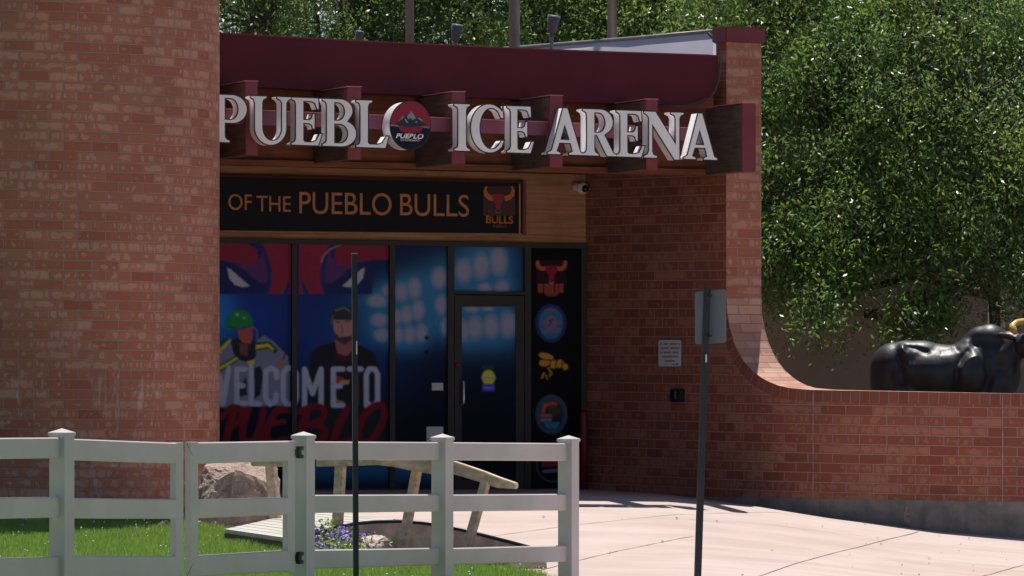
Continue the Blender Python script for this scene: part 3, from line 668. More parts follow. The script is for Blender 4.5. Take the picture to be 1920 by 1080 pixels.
    if key in ('a', 'b'):
        redd, navy, pink = C(72, 20, 35), C(16, 24, 56), C(78, 28, 56)
        for sg, ox in ((1, 412), (-1, 688)):
            X = ox + 0 if False else x if sg == 1 else (1110 - x)      # mirrored about the middle of the two panels
            band = (y < 551); side = (x < 551) if sg == 1 else (x > 551)
            mk = lambda m: m * band * side
            c = over(c, mk(poly(X, y, [(370, 440), (549, 440), (549, 551), (541, 551), (545, 520), (548, 480), (545, 520), (530, 551), (498, 551), (507, 530), (506, 505), (497, 480), (486, 452), (370, 452)])), redd)
            c = over(c, mk(poly(X, y, [(370, 460), (412, 455), (440, 452), (466, 457), (482, 468), (484, 484), (478, 495), (466, 499), (440, 492), (412, 487), (370, 487)])), redd * .9)
            c = over(c, mk(stroke(X, y, [(474, 450), (490, 462), (497, 480), (505, 505), (505, 530), (497, 551)], 9)), navy)
            c = over(c, mk(poly(X, y, [(412, 487), (440, 492), (466, 499), (482, 490), (494, 470), (500, 510), (500, 530), (488, 530), (470, 520), (452, 505)])), C(46, 24, 58))
            c = over(c, mk(poly(X, y, [(412, 487), (440, 493), (460, 508), (485, 530), (500, 532), (497, 551), (412, 551)])), navy * .8)
            c = over(c, mk(poly(X, y, [(426, 502), (434, 506), (452, 522), (468, 536), (455, 539), (440, 534), (430, 522)])), C(92, 92, 104))
        c = over(c, stroke(x, y, [(602, 492), (606, 480), (618, 468), (640, 458)], 2.5), C(96, 62, 66)) if key == 'b' else c
        # player in white with a green helmet
        wht, grn, dk, gold = C(64, 66, 82), C(14, 70, 34), C(16, 20, 26), C(116, 100, 34)
        P_ = lambda pts, col_, m=1.0: over(c, poly(x, y, pts) * m, col_)
        c = P_([(380, 660), (412, 650), (430, 640), (450, 668), (478, 664), (480, 640), (495, 628), (512, 640), (540, 668), (543, 690), (543, 760), (380, 765)], wht)
        c = P_([(412, 655), (432, 634), (432, 640), (412, 663)], gold); c = P_([(412, 640), (428, 632), (430, 637), (412, 650)], grn * .5)
        c = P_([(412, 685), (446, 664), (452, 672), (412, 698)], grn * .45); c = P_([(412, 688), (448, 667), (450, 671), (412, 694)], gold)
        c = P_([(478, 642), (506, 640), (522, 656), (516, 664), (504, 654), (480, 658)], grn * .4); c = P_([(480, 647), (504, 644), (514, 654), (512, 658), (502, 650), (480, 655)], gold)
        c = P_([(432, 640), (450, 630), (478, 640), (480, 668), (470, 682), (452, 676), (438, 664)], dk); c = P_([(462, 678), (478, 674), (476, 684), (468, 684)], gold)
        c = P_([(446, 616), (473, 612), (474, 632), (470, 644), (456, 644), (448, 634)], C(92, 42, 40)); c = P_([(448, 644), (466, 646), (464, 668), (450, 664)], C(58, 36, 36))
        c = over(c, blob(x, y, 449, 605, 25, 24, .06) * (y < 614 + (449 - x) * .25), grn); c = over(c, stroke(x, y, [(426, 612), (452, 618), (474, 610)], 2.5), grn * .5)
        c = over(c, blob(x, y, 445, 590, 3, 3, .4) * .7, C(80, 110, 84)); c = over(c, blob(x, y, 458, 596, 3, 2, .4) * .6, C(80, 110, 84)); c = over(c, stroke(x, y, [(474, 613), (482, 620), (482, 640)], 3), C(60, 64, 76) * .8)
        c = P_([(476, 690), (488, 686), (494, 700), (488, 740), (478, 748)], dk); c = P_([(446, 728), (462, 706), (464, 740), (450, 744)], dk * 1.2); c = over(c, stroke(x, y, [(505, 716), (526, 742)], 5), C(66, 68, 84)); c = over(c, stroke(x, y, [(527, 650), (536, 662), (530, 674)], 2.5), dk)
        c = P_([(520, 680), (534, 680), (532, 690), (522, 688)], C(96, 52, 40))
        # player in black
        c = P_([(582, 660), (600, 648), (630, 640), (660, 640), (700, 660), (712, 690), (724, 760), (724, 830), (580, 830)], C(15, 15, 20)); c = P_([(628, 638), (660, 636), (662, 655), (650, 668), (632, 662)], C(78, 48, 52))
        c = P_([(628, 664), (650, 670), (666, 660), (664, 676), (630, 676)], C(36, 14, 22)); c = P_([(625, 596), (662, 592), (666, 620), (660, 638), (646, 645), (632, 638), (626, 620)], C(92, 66, 66))
        c = P_([(628, 622), (636, 632), (658, 630), (664, 618), (662, 636), (646, 647), (630, 638)], C(40, 26, 28)); c = over(c, stroke(x, y, [(640, 606), (642, 620), (640, 626)], 2), C(60, 38, 40)); c = over(c, stroke(x, y, [(630, 604), (637, 604)], 2), C(30, 22, 26)); c = over(c, stroke(x, y, [(648, 603), (656, 602)], 2), C(30, 22, 26))
        c = over(c, blob(x, y, 645, 592, 24, 19, .06) * (y < 600), C(24, 26, 32)); c = over(c, stroke(x, y, [(630, 582), (645, 577), (656, 584)], 2), C(74, 76, 78) * .8); c = over(c, stroke(x, y, [(624, 592), (622, 606)], 3), C(60, 62, 66) * .7)
        c = P_([(620, 704), (640, 706), (648, 712), (636, 722), (624, 718)], C(90, 24, 32)); c = P_([(636, 714), (656, 712), (654, 720), (640, 722)], C(96, 80, 50)); c = over(c, stroke(x, y, [(625, 740), (632, 752), (642, 754), (646, 764)], 4), C(84, 70, 40))
        # WELCOME TO
        wl = C(92, 96, 116); wd = 9.5
        for st in ([(398, 690), (408, 758), (412, 706), (418, 756), (429, 690)], [(460, 692), (444, 692), (444, 756), (462, 756)], [(444, 723), (456, 723)], [(471, 688), (471, 757), (487, 757)], [(519, 708), (518, 695), (508, 690), (498, 696), (498, 748), (506, 758), (517, 752), (518, 740)],
                   [(531, 700), (531, 748), (538, 759), (552, 757), (556, 746), (556, 702), (549, 690), (538, 690), (531, 700)], [(571, 762), (571, 692), (586, 738), (602, 692), (602, 760)], [(643, 692), (625, 692), (625, 760), (643, 760)], [(624, 724), (638, 724)], [(655, 692), (677, 692)], [(666, 692), (666, 760)],
                   [(687, 760), (687, 702), (692, 692), (703, 692), (708, 702), (708, 750), (703, 760), (692, 760), (687, 752)]):
            c = over(c, stroke(x, y, st, wd), wl)
        rs = C(60, 11, 18)
        def sm(p, n_=6):
            p = np.array(p, float); return [tuple(q) for q in catmull(p, n_)]
        for st, w_ in (([(424, 832), (430, 800), (440, 770)], 14), ([(416, 782), (432, 765), (450, 766), (454, 778), (444, 794), (428, 802)], 12), ([(466, 768), (456, 800), (456, 822), (468, 830), (484, 812), (494, 770)], 13), ([(494, 770), (488, 805), (490, 830)], 12),
                       ([(544, 768), (520, 770), (506, 792), (500, 820), (512, 830), (534, 824)], 13), ([(504, 796), (532, 790)], 10), ([(576, 770), (566, 800), (558, 832)], 14), ([(562, 772), (586, 762), (606, 766), (606, 782), (590, 793), (574, 797)], 12), ([(576, 797), (600, 798), (610, 810), (598, 828), (566, 834)], 12),
                       ([(650, 768), (636, 796), (626, 828), (640, 832), (664, 824)], 14), ([(700, 762), (684, 776), (672, 806), (676, 828), (694, 828), (712, 802), (722, 776), (716, 760), (700, 762), (690, 772)], 13)):
            c = over(c, stroke(x, y, sm(st), w_, 2.0), rs)
    if key == 'd':
        c = over(c, blob(x, y, 916, 708, 12, 14, .06), C(140, 124, 22)); c = over(c, stroke(x, y, [(905, 708), (927, 708)], 5), C(90, 86, 90)); c = over(c, poly(x, y, [(904, 720), (928, 720), (928, 734), (904, 734)]), C(32, 40, 104)); c = over(c, stroke(x, y, [(908, 727), (924, 727)], 2), C(78, 84, 120))
        c = over(c, poly(x, y, [(903, 686), (928, 686), (928, 694), (903, 694)]), C(20, 28, 44))
    if key == 'c':
        c = over(c, blob(x, y, 800, 633, 4, 4, .3), C(6, 8, 14)); c = over(c, blob(x, y, 799, 660, 4, 4, .3), C(6, 8, 14))
    return np.clip(c, 0, .88)
def print_grid(name, x0, x1, yt, yb, plane, out, key, parent, step=1.3, t=(0, 0)):
    pl = plane.off(out); nx = int((x1 - x0) / step) + 2; ny = int((yb - yt) / step) + 2
    gx, gy = np.meshgrid(np.linspace(x0, x1, nx), np.linspace(0, 1, ny))
    top_ = yt + t[0] * (gx - x0); bot_ = yb + t[1] * (gx - x0); py = top_ + (bot_ - top_) * gy
    u = (gx - 960) / F_PX; Z = (pl.Z0 - pl.X0 * pl.t) / (1 - u * pl.t); v = np.stack([u * Z, Z, CZ + (HOR - py) / F_PX * Z], -1).reshape(-1, 3)
    a = (np.arange(ny - 1)[:, None] * nx + np.arange(nx - 1)[None]).ravel(); q = np.stack([a, a + nx, a + nx + 1, a + 1], 1).astype('i')
    me = bpy.data.meshes.new(name); me.vertices.add(len(v)); me.vertices.foreach_set('co', v.astype('f').ravel()); me.loops.add(q.size); me.loops.foreach_set('vertex_index', q.ravel())
    me.polygons.add(len(q)); me.polygons.foreach_set('loop_start', np.arange(0, q.size, 4, dtype='i')); me.update(calc_edges=True)
    c = paint(gx.ravel(), py.ravel(), key).reshape(ny, nx, 3)
    for _ in range(2 if key != 'logos' else 1):
        p_ = np.pad(c, ((1, 1), (1, 1), (0, 0)), 'edge'); c = (p_[:-2, 1:-1] + p_[2:, 1:-1] + p_[1:-1, :-2] + p_[1:-1, 2:] + 2 * p_[1:-1, 1:-1]) / 6
    g_n = rng.normal(1, .05, c.shape[:2])[..., None]; c = np.clip(c * g_n, 0, .9).reshape(-1, 3); at_ = me.color_attributes.new('Col', 'FLOAT_COLOR', 'POINT'); at_.data.foreach_set('color', np.concatenate([c, np.ones((len(c), 1))], 1).astype('f').ravel())
    return link(name, me, M['print'], parent)
# frame members, dark aluminium
def fr_(name, pts, out=.05, th=.10, mat='dark_metal', par=None): return panel(name, pts, dor, out, th, M[mat], par or bld)
fr_('window_header', [(300, 444.5), (1100, 457), (1100, 466), (300, 453)], .055)
fr_('window_sill', [(300, 914), (1100, 917), (1100, 930), (300, 929)], .06)
wins = [('a', 395, 548, 451, 917), ('b', 557, 731, 455, 917), ('c', 741, 840, 458, 917), ('e', 852, 984, 462, 546)]
mull = [(548, 557), (731, 741), (840, 852), (984, 996), (1090, 1100)]
for a, b in mull: fr_('mullion', [(a, 456), (b, 456), (b, 915), (a, 915)], .05)
for key, a, b, t_, bt in wins:
    wn = print_grid('window_print', a - 1, b + 1, t_ - 3, bt + 1, dor, .0, key, bld, t=(.012, 0))
w5 = print_grid('logo_panel', 995, 1091, 464, 917, dor, .0, 'logos', bld)
# back-up box behind the films
panel('window_backing', [(300, 440), (1100, 452), (1100, 928), (300, 926)], dor, -.02, .1, M['black'], bld)
# door: transom bar, leaf frame, glass print, handle
fr_('transom_bar', [(852, 546), (984, 548), (984, 553), (852, 551)], .05)
door = panel('door', [(853, 553), (983, 555), (983, 926), (853, 925)], dor, .018, .05, M['dark_metal'], bld)
print_grid('door_print', 866, 967, 575, 900, dor, .021, 'd', door)
for q in ([(853, 553), (983, 555), (983, 575), (853, 574)], [(853, 574), (866, 574), (866, 900), (853, 900)], [(967, 575), (983, 575), (983, 900), (967, 900)], [(853, 900), (983, 900), (983, 926), (853, 925)]):
    panel('door_rail', q, dor, .036, .03, M['dark_metal'], door)
tube_obj('door_handle', [dor.off(a).P(*p) for a, p in ((.03, (865, 718)), (.09, (868, 714)), (.09, (870, 716)), (.09, (870, 756)), (.09, (868, 758)), (.03, (865, 757)))], .016, M['frost'], door, seg=8)
# ---- small things on the doors
def plate(name, x0, y0, x1, y1, plane, out, mat, label, cat, th=.006):
    o = panel(name, [(x0, y0), (x1, y0), (x1, y1), (x0, y1)], plane, out, th, mat, None, plane.P((x0 + x1) / 2, y1)); return tag(o, label, cat)
plate('paper_notice', 810, 718, 831, 732, dor, .008, M['signwhite'], 'small white card stuck at eye level on the third window', 'notice')
plate('paper_notice', 800, 800, 831, 828, dor, .008, M['signwhite'], 'larger white paper taped low on the third window above the fence', 'notice')
o = tube_obj('door_tag', [dor.off(.036).P(857, 684), dor.off(.06).P(857, 684)], .030, M['red'], None, dor.P(857, 690), seg=12); tag(o, 'round red tag fixed to the door frame above the handle', 'tag')
# maroon standpipe in the corner
o = tube_obj('standpipe', [W(1095, 930, 64.7), W(1095, 775, 64.7), W(1095, 768, 64.7)], [.045, .045, .02], M['redpipe'], None, W(1095, 930, 64.7)); tag(o, 'dark red standpipe in the porch corner beside the logo panel', 'pipe')

# ------------------------------------------------------------------ HOME OF THE PUEBLO BULLS sign
sg = empty('team_sign', dor.P(700, 440), 'long black sign board with orange words over the entrance windows', 'sign')
panel('sign_board', [(300, 328.5), (980, 343), (980, 438), (300, 431)], dor, .06, .05, M['black'], sg)
panel('sign_frame', [(980, 340), (986, 340), (986, 441), (980, 441)], dor, .075, .07, M['maroon2'], sg)
panel('sign_frame', [(300, 325), (980, 339.5), (980, 343), (300, 328.5)], dor, .075, .07, M['maroon'], sg)
panel('sign_frame', [(300, 431), (980, 438), (980, 441), (300, 434)], dor, .075, .07, M['board'], sg)
panel('sign_edge_strip', [(973, 345), (976, 345), (976, 438), (973, 438)], dor, .066, .005, M['gold'], sg)
for s, a, b, yb, cap in (('HOME', 268, 412, 391, 31), ('OF', 428, 472, 393, 31), ('THE', 481, 545, 396, 31), ('PUEBLO', 561, 734, 400, 43), ('BULLS', 750, 879, 403.5, 43)):
    text('sign_word', s, a, b, yb, cap, dor, .061, M['gold'], sg, slope=.020, depth=.006)
# small bull-head badge on the sign
dl2 = .064
panel('badge_field', [(906, 349), (966, 349), (966, 404), (906, 404)], dor, .063, .004, M['dkred'], sg)
def scale_pts(pts, ox, oy, s=1.0): return [(ox + a * s, oy + b * s) for a, b in pts]
horn = [(-10, -12), (-20, -16), (-24, -24), (-22, -31), (-25, -31), (-29, -23), (-28, -13), (-20, -5), (-11, -3)]
for m in (1, -1): shape('badge_horn', [scale_pts([(a * m, b) for a, b in horn], 936, 380)], dor, .069, .004, M['orange'], sg)
shape('badge_head', [scale_pts([(-12, -16), (12, -16), (11, -7), (5, 2), (4, 13), (-3, 13), (-5, 2), (-11, -7)], 934, 380)], dor, .069, .004, M['red'], sg)
tube_obj('badge_ring', [dor.off(.07).P(934 + 5 * math.cos(q), 395 + 5 * math.sin(q)) for q in [math.pi * k_ / 8 for k_ in range(-1, 10)]], .005, M['galv'], sg, seg=6)
text('badge_word', 'BULLS', 911, 962, 418, 15, dor, .065, M['orange'], sg, slope=.02, bold=.03)
text('badge_word', 'PUEBLO', 924, 949, 426.5, 6, dor, .065, simple('badge_rust', (.36, .10, .03), .5), sg, slope=.02, bold=.02)

# ------------------------------------------------------------------ PUEBLO ICE ARENA channel letters
def el(cx_, cy_, rx, ry, a0, a1, n=14): return [(cx_ + rx * math.cos(R(a0 + (a1 - a0) * i / n)), cy_ + ry * math.sin(R(a0 + (a1 - a0) * i / n))) for i in range(n + 1)]
LST = [(0, 88), (0, 85), (6, 82), (8, 76), (8, 12), (6, 6), (0, 3)]
def glyph(ch, w_):
    if ch == 'I': return [[(0, 0), (29, 0), (29, 3), (23.5, 6), (22, 12), (22, 76), (23.5, 82), (29, 85), (29, 88)] + LST[:3] + [(7.5, 76), (7.5, 12)] + LST[5:]], 29
    if ch == 'L': return [[(0, 0), (55, 0), (61, 22), (57, 22), (49, 9), (40, 6), (25, 6), (22, 9), (22, 76), (24, 82), (30, 85), (30, 88)] + LST], 61
    if ch == 'E': return [[(0, 0), (50, 0), (57, 22), (53, 22), (46, 9), (38, 6), (25, 6), (22, 9), (22, 41), (33, 41), (38, 38), (40, 31), (43, 31), (43, 59), (40, 59), (38, 51), (33, 47), (22, 47), (22, 82), (38, 82), (44, 79), (48, 68), (51, 68), (50, 88)] + LST], 57
    if ch == 'B': return [[(0, 0), (34, 0)] + el(35, 24.5, 28, 24.5, -84, 66) + el(33, 67, 23, 21, -38, 90) + [(20, 88)] + LST, [(22, 6), (22, 42), (33, 42)] + el(33, 24, 15, 18, 88, -88)[1:], [(22, 48), (22, 82), (29, 82)] + el(29, 65, 13, 17, 88, -88)[1:]], 64
    if ch == 'P': return [[(0, 0), (31, 0), (31, 3), (24, 6), (22, 12), (22, 36), (34, 36)] + el(36, 62, 28, 26, -88, 90) + [(20, 88)] + LST, [(22, 42), (22, 82), (33, 82)] + el(33, 62, 15, 20, 88, -88)[1:]], 65
    if ch == 'R': return [[(0, 0), (30, 0), (30, 3), (24, 6), (22, 12), (22, 39), (27, 39), (42, 8), (47, 0), (64, 0), (64, 3), (58, 6), (41, 40)] + el(33, 64, 24, 24, -60, 90) + [(20, 88)] + LST, [(22, 44), (22, 82), (30, 82)] + el(30, 63, 13, 19, 88, -88)[1:]], 64
    if ch == 'U': return [[(0, 88), (30, 88), (30, 85), (24, 82), (22, 76), (22, 32)] + el(40.5, 30, 18.5, 24, 180, 360) + [(59, 76), (56, 82), (50, 85), (50, 88), (76, 88), (76, 85), (70, 82), (67, 76), (67, 30)] + el(37.5, 30, 29.5, 32, 0, -180) + [(8, 76), (6, 82), (0, 85)]], 76
    if ch == 'N': return [[(0, 0), (24, 0), (24, 3), (17, 6), (15, 12), (15, 64), (57, -2), (66, -2), (66, 76), (68, 82), (74, 85), (74, 88), (50, 88), (50, 85), (57, 82), (59, 76), (59, 27), (21, 88), (0, 88), (0, 85), (6, 81), (9, 76), (9, 12), (6, 6), (0, 3)]], 74
    if ch == 'A': return [[(0, 0), (24, 0), (24, 3), (17, 6), (22, 22), (43, 22), (47, 6), (40, 3), (40, 0), (67, 0), (67, 3), (61, 6), (37, 88), (29, 88), (8, 8), (5, 5), (0, 3)], [(24, 28), (32, 57), (41, 28)]], 67
    if ch == 'C': return [el(34, 44, 34, 45.5, 46, 312, 26) + [(61, 22), (57, 22)] + el(38, 44, 22, 39, 312 - 8, 52, 22) + [(56, 64), (60, 64), (59, 82)]], 62
boxes = [('P', 400, 464), ('U', 470, 546), ('E', 547, 604), ('B', 605, 669), ('L', 668, 729), ('I', 852, 881), ('C', 883, 946), ('E', 951, 1001), ('A', 1027, 1094), ('R', 1093, 1156), ('E', 1156, 1209), ('N', 1208, 1282), ('A', 1282, 1345)]
sgn = empty('arena_sign', frt.off(.1).P(880, 290), 'large white serif channel letters with a round emblem mounted along the rafter tips', 'sign')
top_l = lambda x: 178 + (x - 430) * .0393; bot_l = lambda x: 267 + (x - 430) * .0362
m_edge = simple('letter_trim_black', (.012, .012, .018), .4)
for ch, x0, x1 in boxes:
    cs, w_ = glyph(ch, 0)
    mp = [[(x0 + a / w_ * (x1 - x0), bot_l(x0 + a / w_ * (x1 - x0)) - b / 88 * (bot_l(x0) - top_l(x0))) for a, b in c] for c in cs]
    lt = shape('letter', mp, frt, .20, .21, M['letter'], sgn)
    shape('letter_trim', mp, frt, .213, .014, m_edge, lt, offset=.010)
    shape('letter_face', mp, frt, .223, .010, M['letter'], lt, offset=-.002)
# emblem disc
pl = frt.off(.2); ec = (769.5, 235)
ang = [2 * math.pi * i / 64 for i in range(64)]
circ = [(ec[0] + 37.5 * math.cos(a), ec[1] + 45 * math.sin(a)) for a in ang]
dsc = shape('emblem_disc', [circ], frt, .20, .29, M['letter'], sgn)
shape('emblem_trim', [circ], frt, .211, .010, m_edge, dsc, offset=.008)
nr = 30; v = []; pxy = []
plo = frt.off(.2125)
for j in range(nr + 1):
    for a in [2 * math.pi * i / 120 for i in range(120)]:
        q = (ec[0] + 37.5 * j / nr * math.cos(a), ec[1] + 45 * j / nr * math.sin(a)); pxy.append(q); v.append(plo.P(*q))
fs = [(j * 120 + i, j * 120 + (i + 1) % 120, (j + 1) * 120 + (i + 1) % 120, (j + 1) * 120 + i) for j in range(nr) for i in range(120)]
me = bpy.data.meshes.new('emblem_face'); me.from_pydata([tuple(a) for a in v], [], fs); pxy = np.array(pxy)
c = np.clip(paint(pxy[:, 0], pxy[:, 1], 'emblem') * .32, 0, .9); at_ = me.color_attributes.new('Col', 'FLOAT_COLOR', 'POINT'); at_.data.foreach_set('color', np.concatenate([c, np.ones((len(c), 1))], 1).astype('f').ravel())
link('emblem_face', me, M['print'], dsc)
text('emblem_word', 'PUEBLO', 742, 794, 258.5, 9, frt, .2135, M['letter'], dsc, slope=.03, shear=.25, bold=.035, depth=.003)
text('emblem_word', 'COLORADO', 751, 786, 264, 3.6, frt, .2135, M['letter'], dsc, slope=.03, shear=.1, depth=.003)

# ------------------------------------------------------------------ things on the brick wall
def wall_plane(px):
    i = q_idx(px); q = at(FP, i); j = int(i); return Plane(px, q[1], math.degrees(math.atan2(tx[j][1], tx[j][0])))
wp = wall_plane(1256)
nt_s = empty('wall_notice', wp.P(1256, 688), 'small white notice with five lines of grey print on the shaded brick wall', 'notice')
def rr(x0, y0, x1, y1, r_): return [(x0 + r_ - r_ * math.cos(R(a)), y0 + r_ - r_ * math.sin(R(a))) for a in (0, 45, 90)] + [(x1 - r_ + r_ * math.sin(R(a)), y0 + r_ - r_ * math.cos(R(a))) for a in (0, 45, 90)] + [(x1 - r_ + r_ * math.cos(R(a)), y1 - r_ + r_ * math.sin(R(a))) for a in (0, 45, 90)] + [(x0 + r_ - r_ * math.sin(R(a)), y1 - r_ + r_ * math.cos(R(a))) for a in (0, 45, 90)]
shape('notice_board', [rr(1233.5, 636.5, 1277.5, 688, 3)], wp, .02, .01, M['ink'], nt_s)
shape('notice_face', [rr(1234.5, 637.5, 1276.5, 687, 3)], wp, .024, .006, M['signwhite'], nt_s)
for yb, ws in ((645, ((1237, 1241), (1244, 1252), (1255, 1269), (1271, 1274))), (653, ((1238, 1253), (1257, 1274))), (661, ((1237, 1241), (1244, 1258), (1261, 1273))), (669, ((1242, 1260), (1262, 1271))), (677, ((1246, 1265),)), (683, ((1261, 1264), (1267, 1272)))):
    for a, b in ws: panel('notice_print', [(a, yb - 2), (b, yb - 2), (b, yb + 1.4), (a, yb + 1.4)], wp, .026, .003, simple('print_grey', (.30, .30, .33), .5) if 'pg' not in M else M['pg'], nt_s)
wp2 = wall_plane(1265)
kb = empty('key_box', wp2.P(1265, 753), 'small black key box fixed on the brick wall below the white notice', 'key box')
shape('box_body', [rr(1256, 729, 1274, 754, 3)], wp2, .07, .07, M['blackm'], kb); shape('box_lid', [rr(1259, 732, 1272, 751, 2)], wp2, .082, .012, M['black'], kb)
panel('box_latch', [(1264.5, 734), (1267, 734), (1267, 748), (1264.5, 748)], wp2, .088, .006, M['frost'], kb)
# dome camera under the beam
cp = dor.off(.1); cc = cp.P(1092, 353)
sc_ = empty('security_camera', cp.P(1091, 345), 'white dome security camera at the right end of the timber header', 'security camera')
from mathutils import Matrix
bm = bmesh.new(); bmesh.ops.create_uvsphere(bm, u_segments=24, v_segments=16, radius=.068, matrix=Matrix.Translation(cc)); bm_obj('camera_body', bm, M['signwhite'], sc_, smooth=True)
bm = bmesh.new(); bmesh.ops.create_uvsphere(bm, u_segments=20, v_segments=12, radius=.042, matrix=Matrix.Translation(cc + Vector((.028, -.045, -.006)))); bm_obj('camera_lens', bm, M['glass_lens'], sc_, smooth=True)
tube_obj('camera_mount', [cc + Vector((-.10, .1, .02)), cc + Vector((-.05, .03, .012)), cc], [.05, .05, .05], M['signwhite'], sc_)

# ------------------------------------------------------------------ street posts in front
def post_tube(name, bottom, top_, wd, label, cat, mat='post', rz=.4):
    t_ = Vector(top_); b_ = Vector(bottom); r = empty(name, b_, label, cat)
    bm = bmesh.new()
    def ringp(c): return [bm.verts.new(c + Vector((math.cos(rz + q) * wd * .7071, math.sin(rz + q) * wd * .7071, 0))) for q in (R(45), R(135), R(225), R(315))]
    n_s = 6; rs_ = [ringp(b_.lerp(t_, i / n_s)) for i in range(n_s + 1)]
    for r0, r1 in zip(rs_, rs_[1:]):
        for i in range(4): bm.faces.new((r0[i], r0[(i + 1) % 4], r1[(i + 1) % 4], r1[i]))
    bm.faces.new(rs_[-1]); bm.faces.new(rs_[0][::-1]); bmesh.ops.bevel(bm, geom=[e for e in bm.edges if abs((e.verts[0].co - e.verts[1].co).normalized().z) > .8], offset=.006, segments=2, affect='EDGES')
    bm_obj('pole', bm, M[mat], r); return r
def base_for(px, Z): return float(G(X_at(px, Z), Z)) - .05
Zp = 40.2; b = Vector((X_at(668, Zp), Zp, base_for(668, Zp)))
p1 = post_tube('bare_post', b, W(664.5, 476, Zp), .036, 'slim blue-black steel post without a sign standing in front of the white fence', 'post', rz=.15)
bm = bmesh.new(); add_box(bm, W(664.5, 475.5, Zp), .040, .040, .008, .15); bm_obj('post_cap', bm, M['galv'], p1)
bm = bmesh.new(); q = W(668.8, 652, Zp - .028); add_box(bm, q, .008, .004, .09, .15); bm_obj('white_strip', bm, M['signwhite'], p1)  # white strip stands in for the sun highlight on the pole's right side
Zp = 46.0; b = Vector((X_at(1306, Zp), Zp, base_for(1306, Zp)))
p2 = post_tube('parking_sign', b, W(1326, 538, Zp), .050, 'leaning blue-black post carrying a grey sign plate seen from behind', 'sign', rz=.15)
sp_ = Plane(1330, Zp - .0, -24)
def plate_pts(): return rr(1303, 543, 1362, 645, 5)
sh_ = []
pl_pts = [(x, y + (x - 1332) * .0) for x, y in rr(1303, 547, 1361, 646, 5)]
pl_pts = [(x, y - (x - 1303) * .07) for x, y in pl_pts]
sp_ = sp_.off(-.05)
shape('sign_plate', [pl_pts], sp_, 0, .006, M['alu'], p2)
for y in (553, 630):
    bm = bmesh.new(); bmesh.ops.create_cone(bm, cap_ends=True, segments=10, radius1=.014, radius2=.012, depth=.05, matrix=Matrix.Translation(W(1332.5, y, Zp - .045)) @ Matrix.Rotation(R(90), 4, 'X')); bm_obj('bolt', bm, M['blackm'], p2)
bm = bmesh.new(); add_box(bm, W(1324, 672, Zp - .037), .012, .005, .06, .15); bm_obj('white_strip', bm, M['signwhite'], p2)

# ------------------------------------------------------------------ white vinyl ranch fence
posts = [(116, 40.7, 803), (569, 44.2, 809), (829.5, 45.6, 813), (1066, 47.2, 816)]
fang = math.atan2(6.5, 3.57)
PW = .127
def fpost(px, Z, ytop, parent):
    c = Vector((X_at(px, Z), Z, 0)); zt = W(px, ytop, Z).z; zb = float(G(c.x, Z)) - .1
    bm = bmesh.new(); h = zt - .045 - zb; add_box(bm, (c.x, c.y, zb + h / 2), PW, PW, h, fang, .006); p = bm_obj('post', bm, M['vinyl'], parent)
    bm = bmesh.new(); add_box(bm, (c.x, c.y, zt - .045 + .004), PW + .014, PW + .014, .022, fang)
    s = (PW + .014) / 2; vs4 = [bm.verts.new((c.x + a * s * math.cos(fang) - b_ * s * math.sin(fang), c.y + a * s * math.sin(fang) + b_ * s * math.cos(fang), zt - .0295)) for a, b_ in ((-1, -1), (1, -1), (1, 1), (-1, 1))]
    ap = bm.verts.new((c.x, c.y, zt))
    for i in range(4): bm.faces.new((vs4[i], vs4[(i + 1) % 4], ap))
    bm_obj('post_cap', bm, M['vinyl'], p); return p
def rail(name, A, B, yA, yB, parent, th=.042, sag=0.0, n=8):
    """A,B=(px,Z); y?=(top,bottom) rows at each end"""
    a = Vector((X_at(*A), A[1], 0)); b = Vector((X_at(*B), B[1], 0)); d = (b - a).normalized(); nn = Vector((d.y, -d.x, 0))
    bm = bmesh.new(); rings_ = []
    for i in range(n + 1):
        t = i / n; Z = A[1] + (B[1] - A[1]) * t; X = a.x + (b.x - a.x) * t; px = 960 + X / Z * F_PX; tt = (px - A[0]) / (B[0] - A[0])
        yt = yA[0] + (yB[0] - yA[0]) * tt + sag * math.sin(math.pi * tt); yb = yA[1] + (yB[1] - yA[1]) * tt + sag * math.sin(math.pi * tt)
        zt, zb = CZ + (HOR - yt) / F_PX * Z, CZ + (HOR - yb) / F_PX * Z; c = Vector((X, Z, 0)); r_ = .008
        pr = [(th / 2, zb + r_), (th / 2, zt - r_), (th / 2 - r_, zt), (-th / 2 + r_, zt), (-th / 2, zt - r_), (-th / 2, zb + r_), (-th / 2 + r_, zb), (th / 2 - r_, zb)]
        rings_.append([bm.verts.new(c + nn * o_ + Vector((0, 0, z))) for o_, z in pr])
    for r0, r1 in zip(rings_, rings_[1:]):
        for i in range(8): bm.faces.new((r0[i], r0[(i + 1) % 8], r1[(i + 1) % 8], r1[i]))
    bm.faces.new(rings_[0]); bm.faces.new(rings_[-1][::-1])
    return bm_obj(name, bm, M['vinyl'], parent)
def Zf(px, a, b):
    Xa, Za = X_at(*a), a[1]; Xb, Zb = X_at(*b), b[1]; u = (px - 960) / F_PX; m = (Zb - Za) / (Xb - Xa); return (Za - m * Xa) / (1 - m * u)
PA, PB, PC, PD = [(p[0], p[1]) for p in posts]; PL = (-330, 37.9)
f1 = empty('ranch_fence', (X_at(*PA), PA[1], float(G(X_at(*PA), PA[1]))), 'white vinyl rail fence section at the left edge, ending at the gate post', 'fence', 'white ranch fence sections')
fpost(*posts[0], f1); fpost(PL[0], PL[1], 800, f1)
for yl, yr in (((824, 865), (820, 859)), ((936, 980), (931.5, 970)), ((1056, 1105), (1043, 1086))): rail('rail', PL, PA, yl, yr, f1)
f2 = empty('ranch_fence', (X_at(*PC), PC[1], float(G(X_at(*PC), PC[1]))), 'white vinyl rail fence with three posts on the right of the gate', 'fence', 'white ranch fence sections')
for p in posts[1:]: fpost(*p, f2)
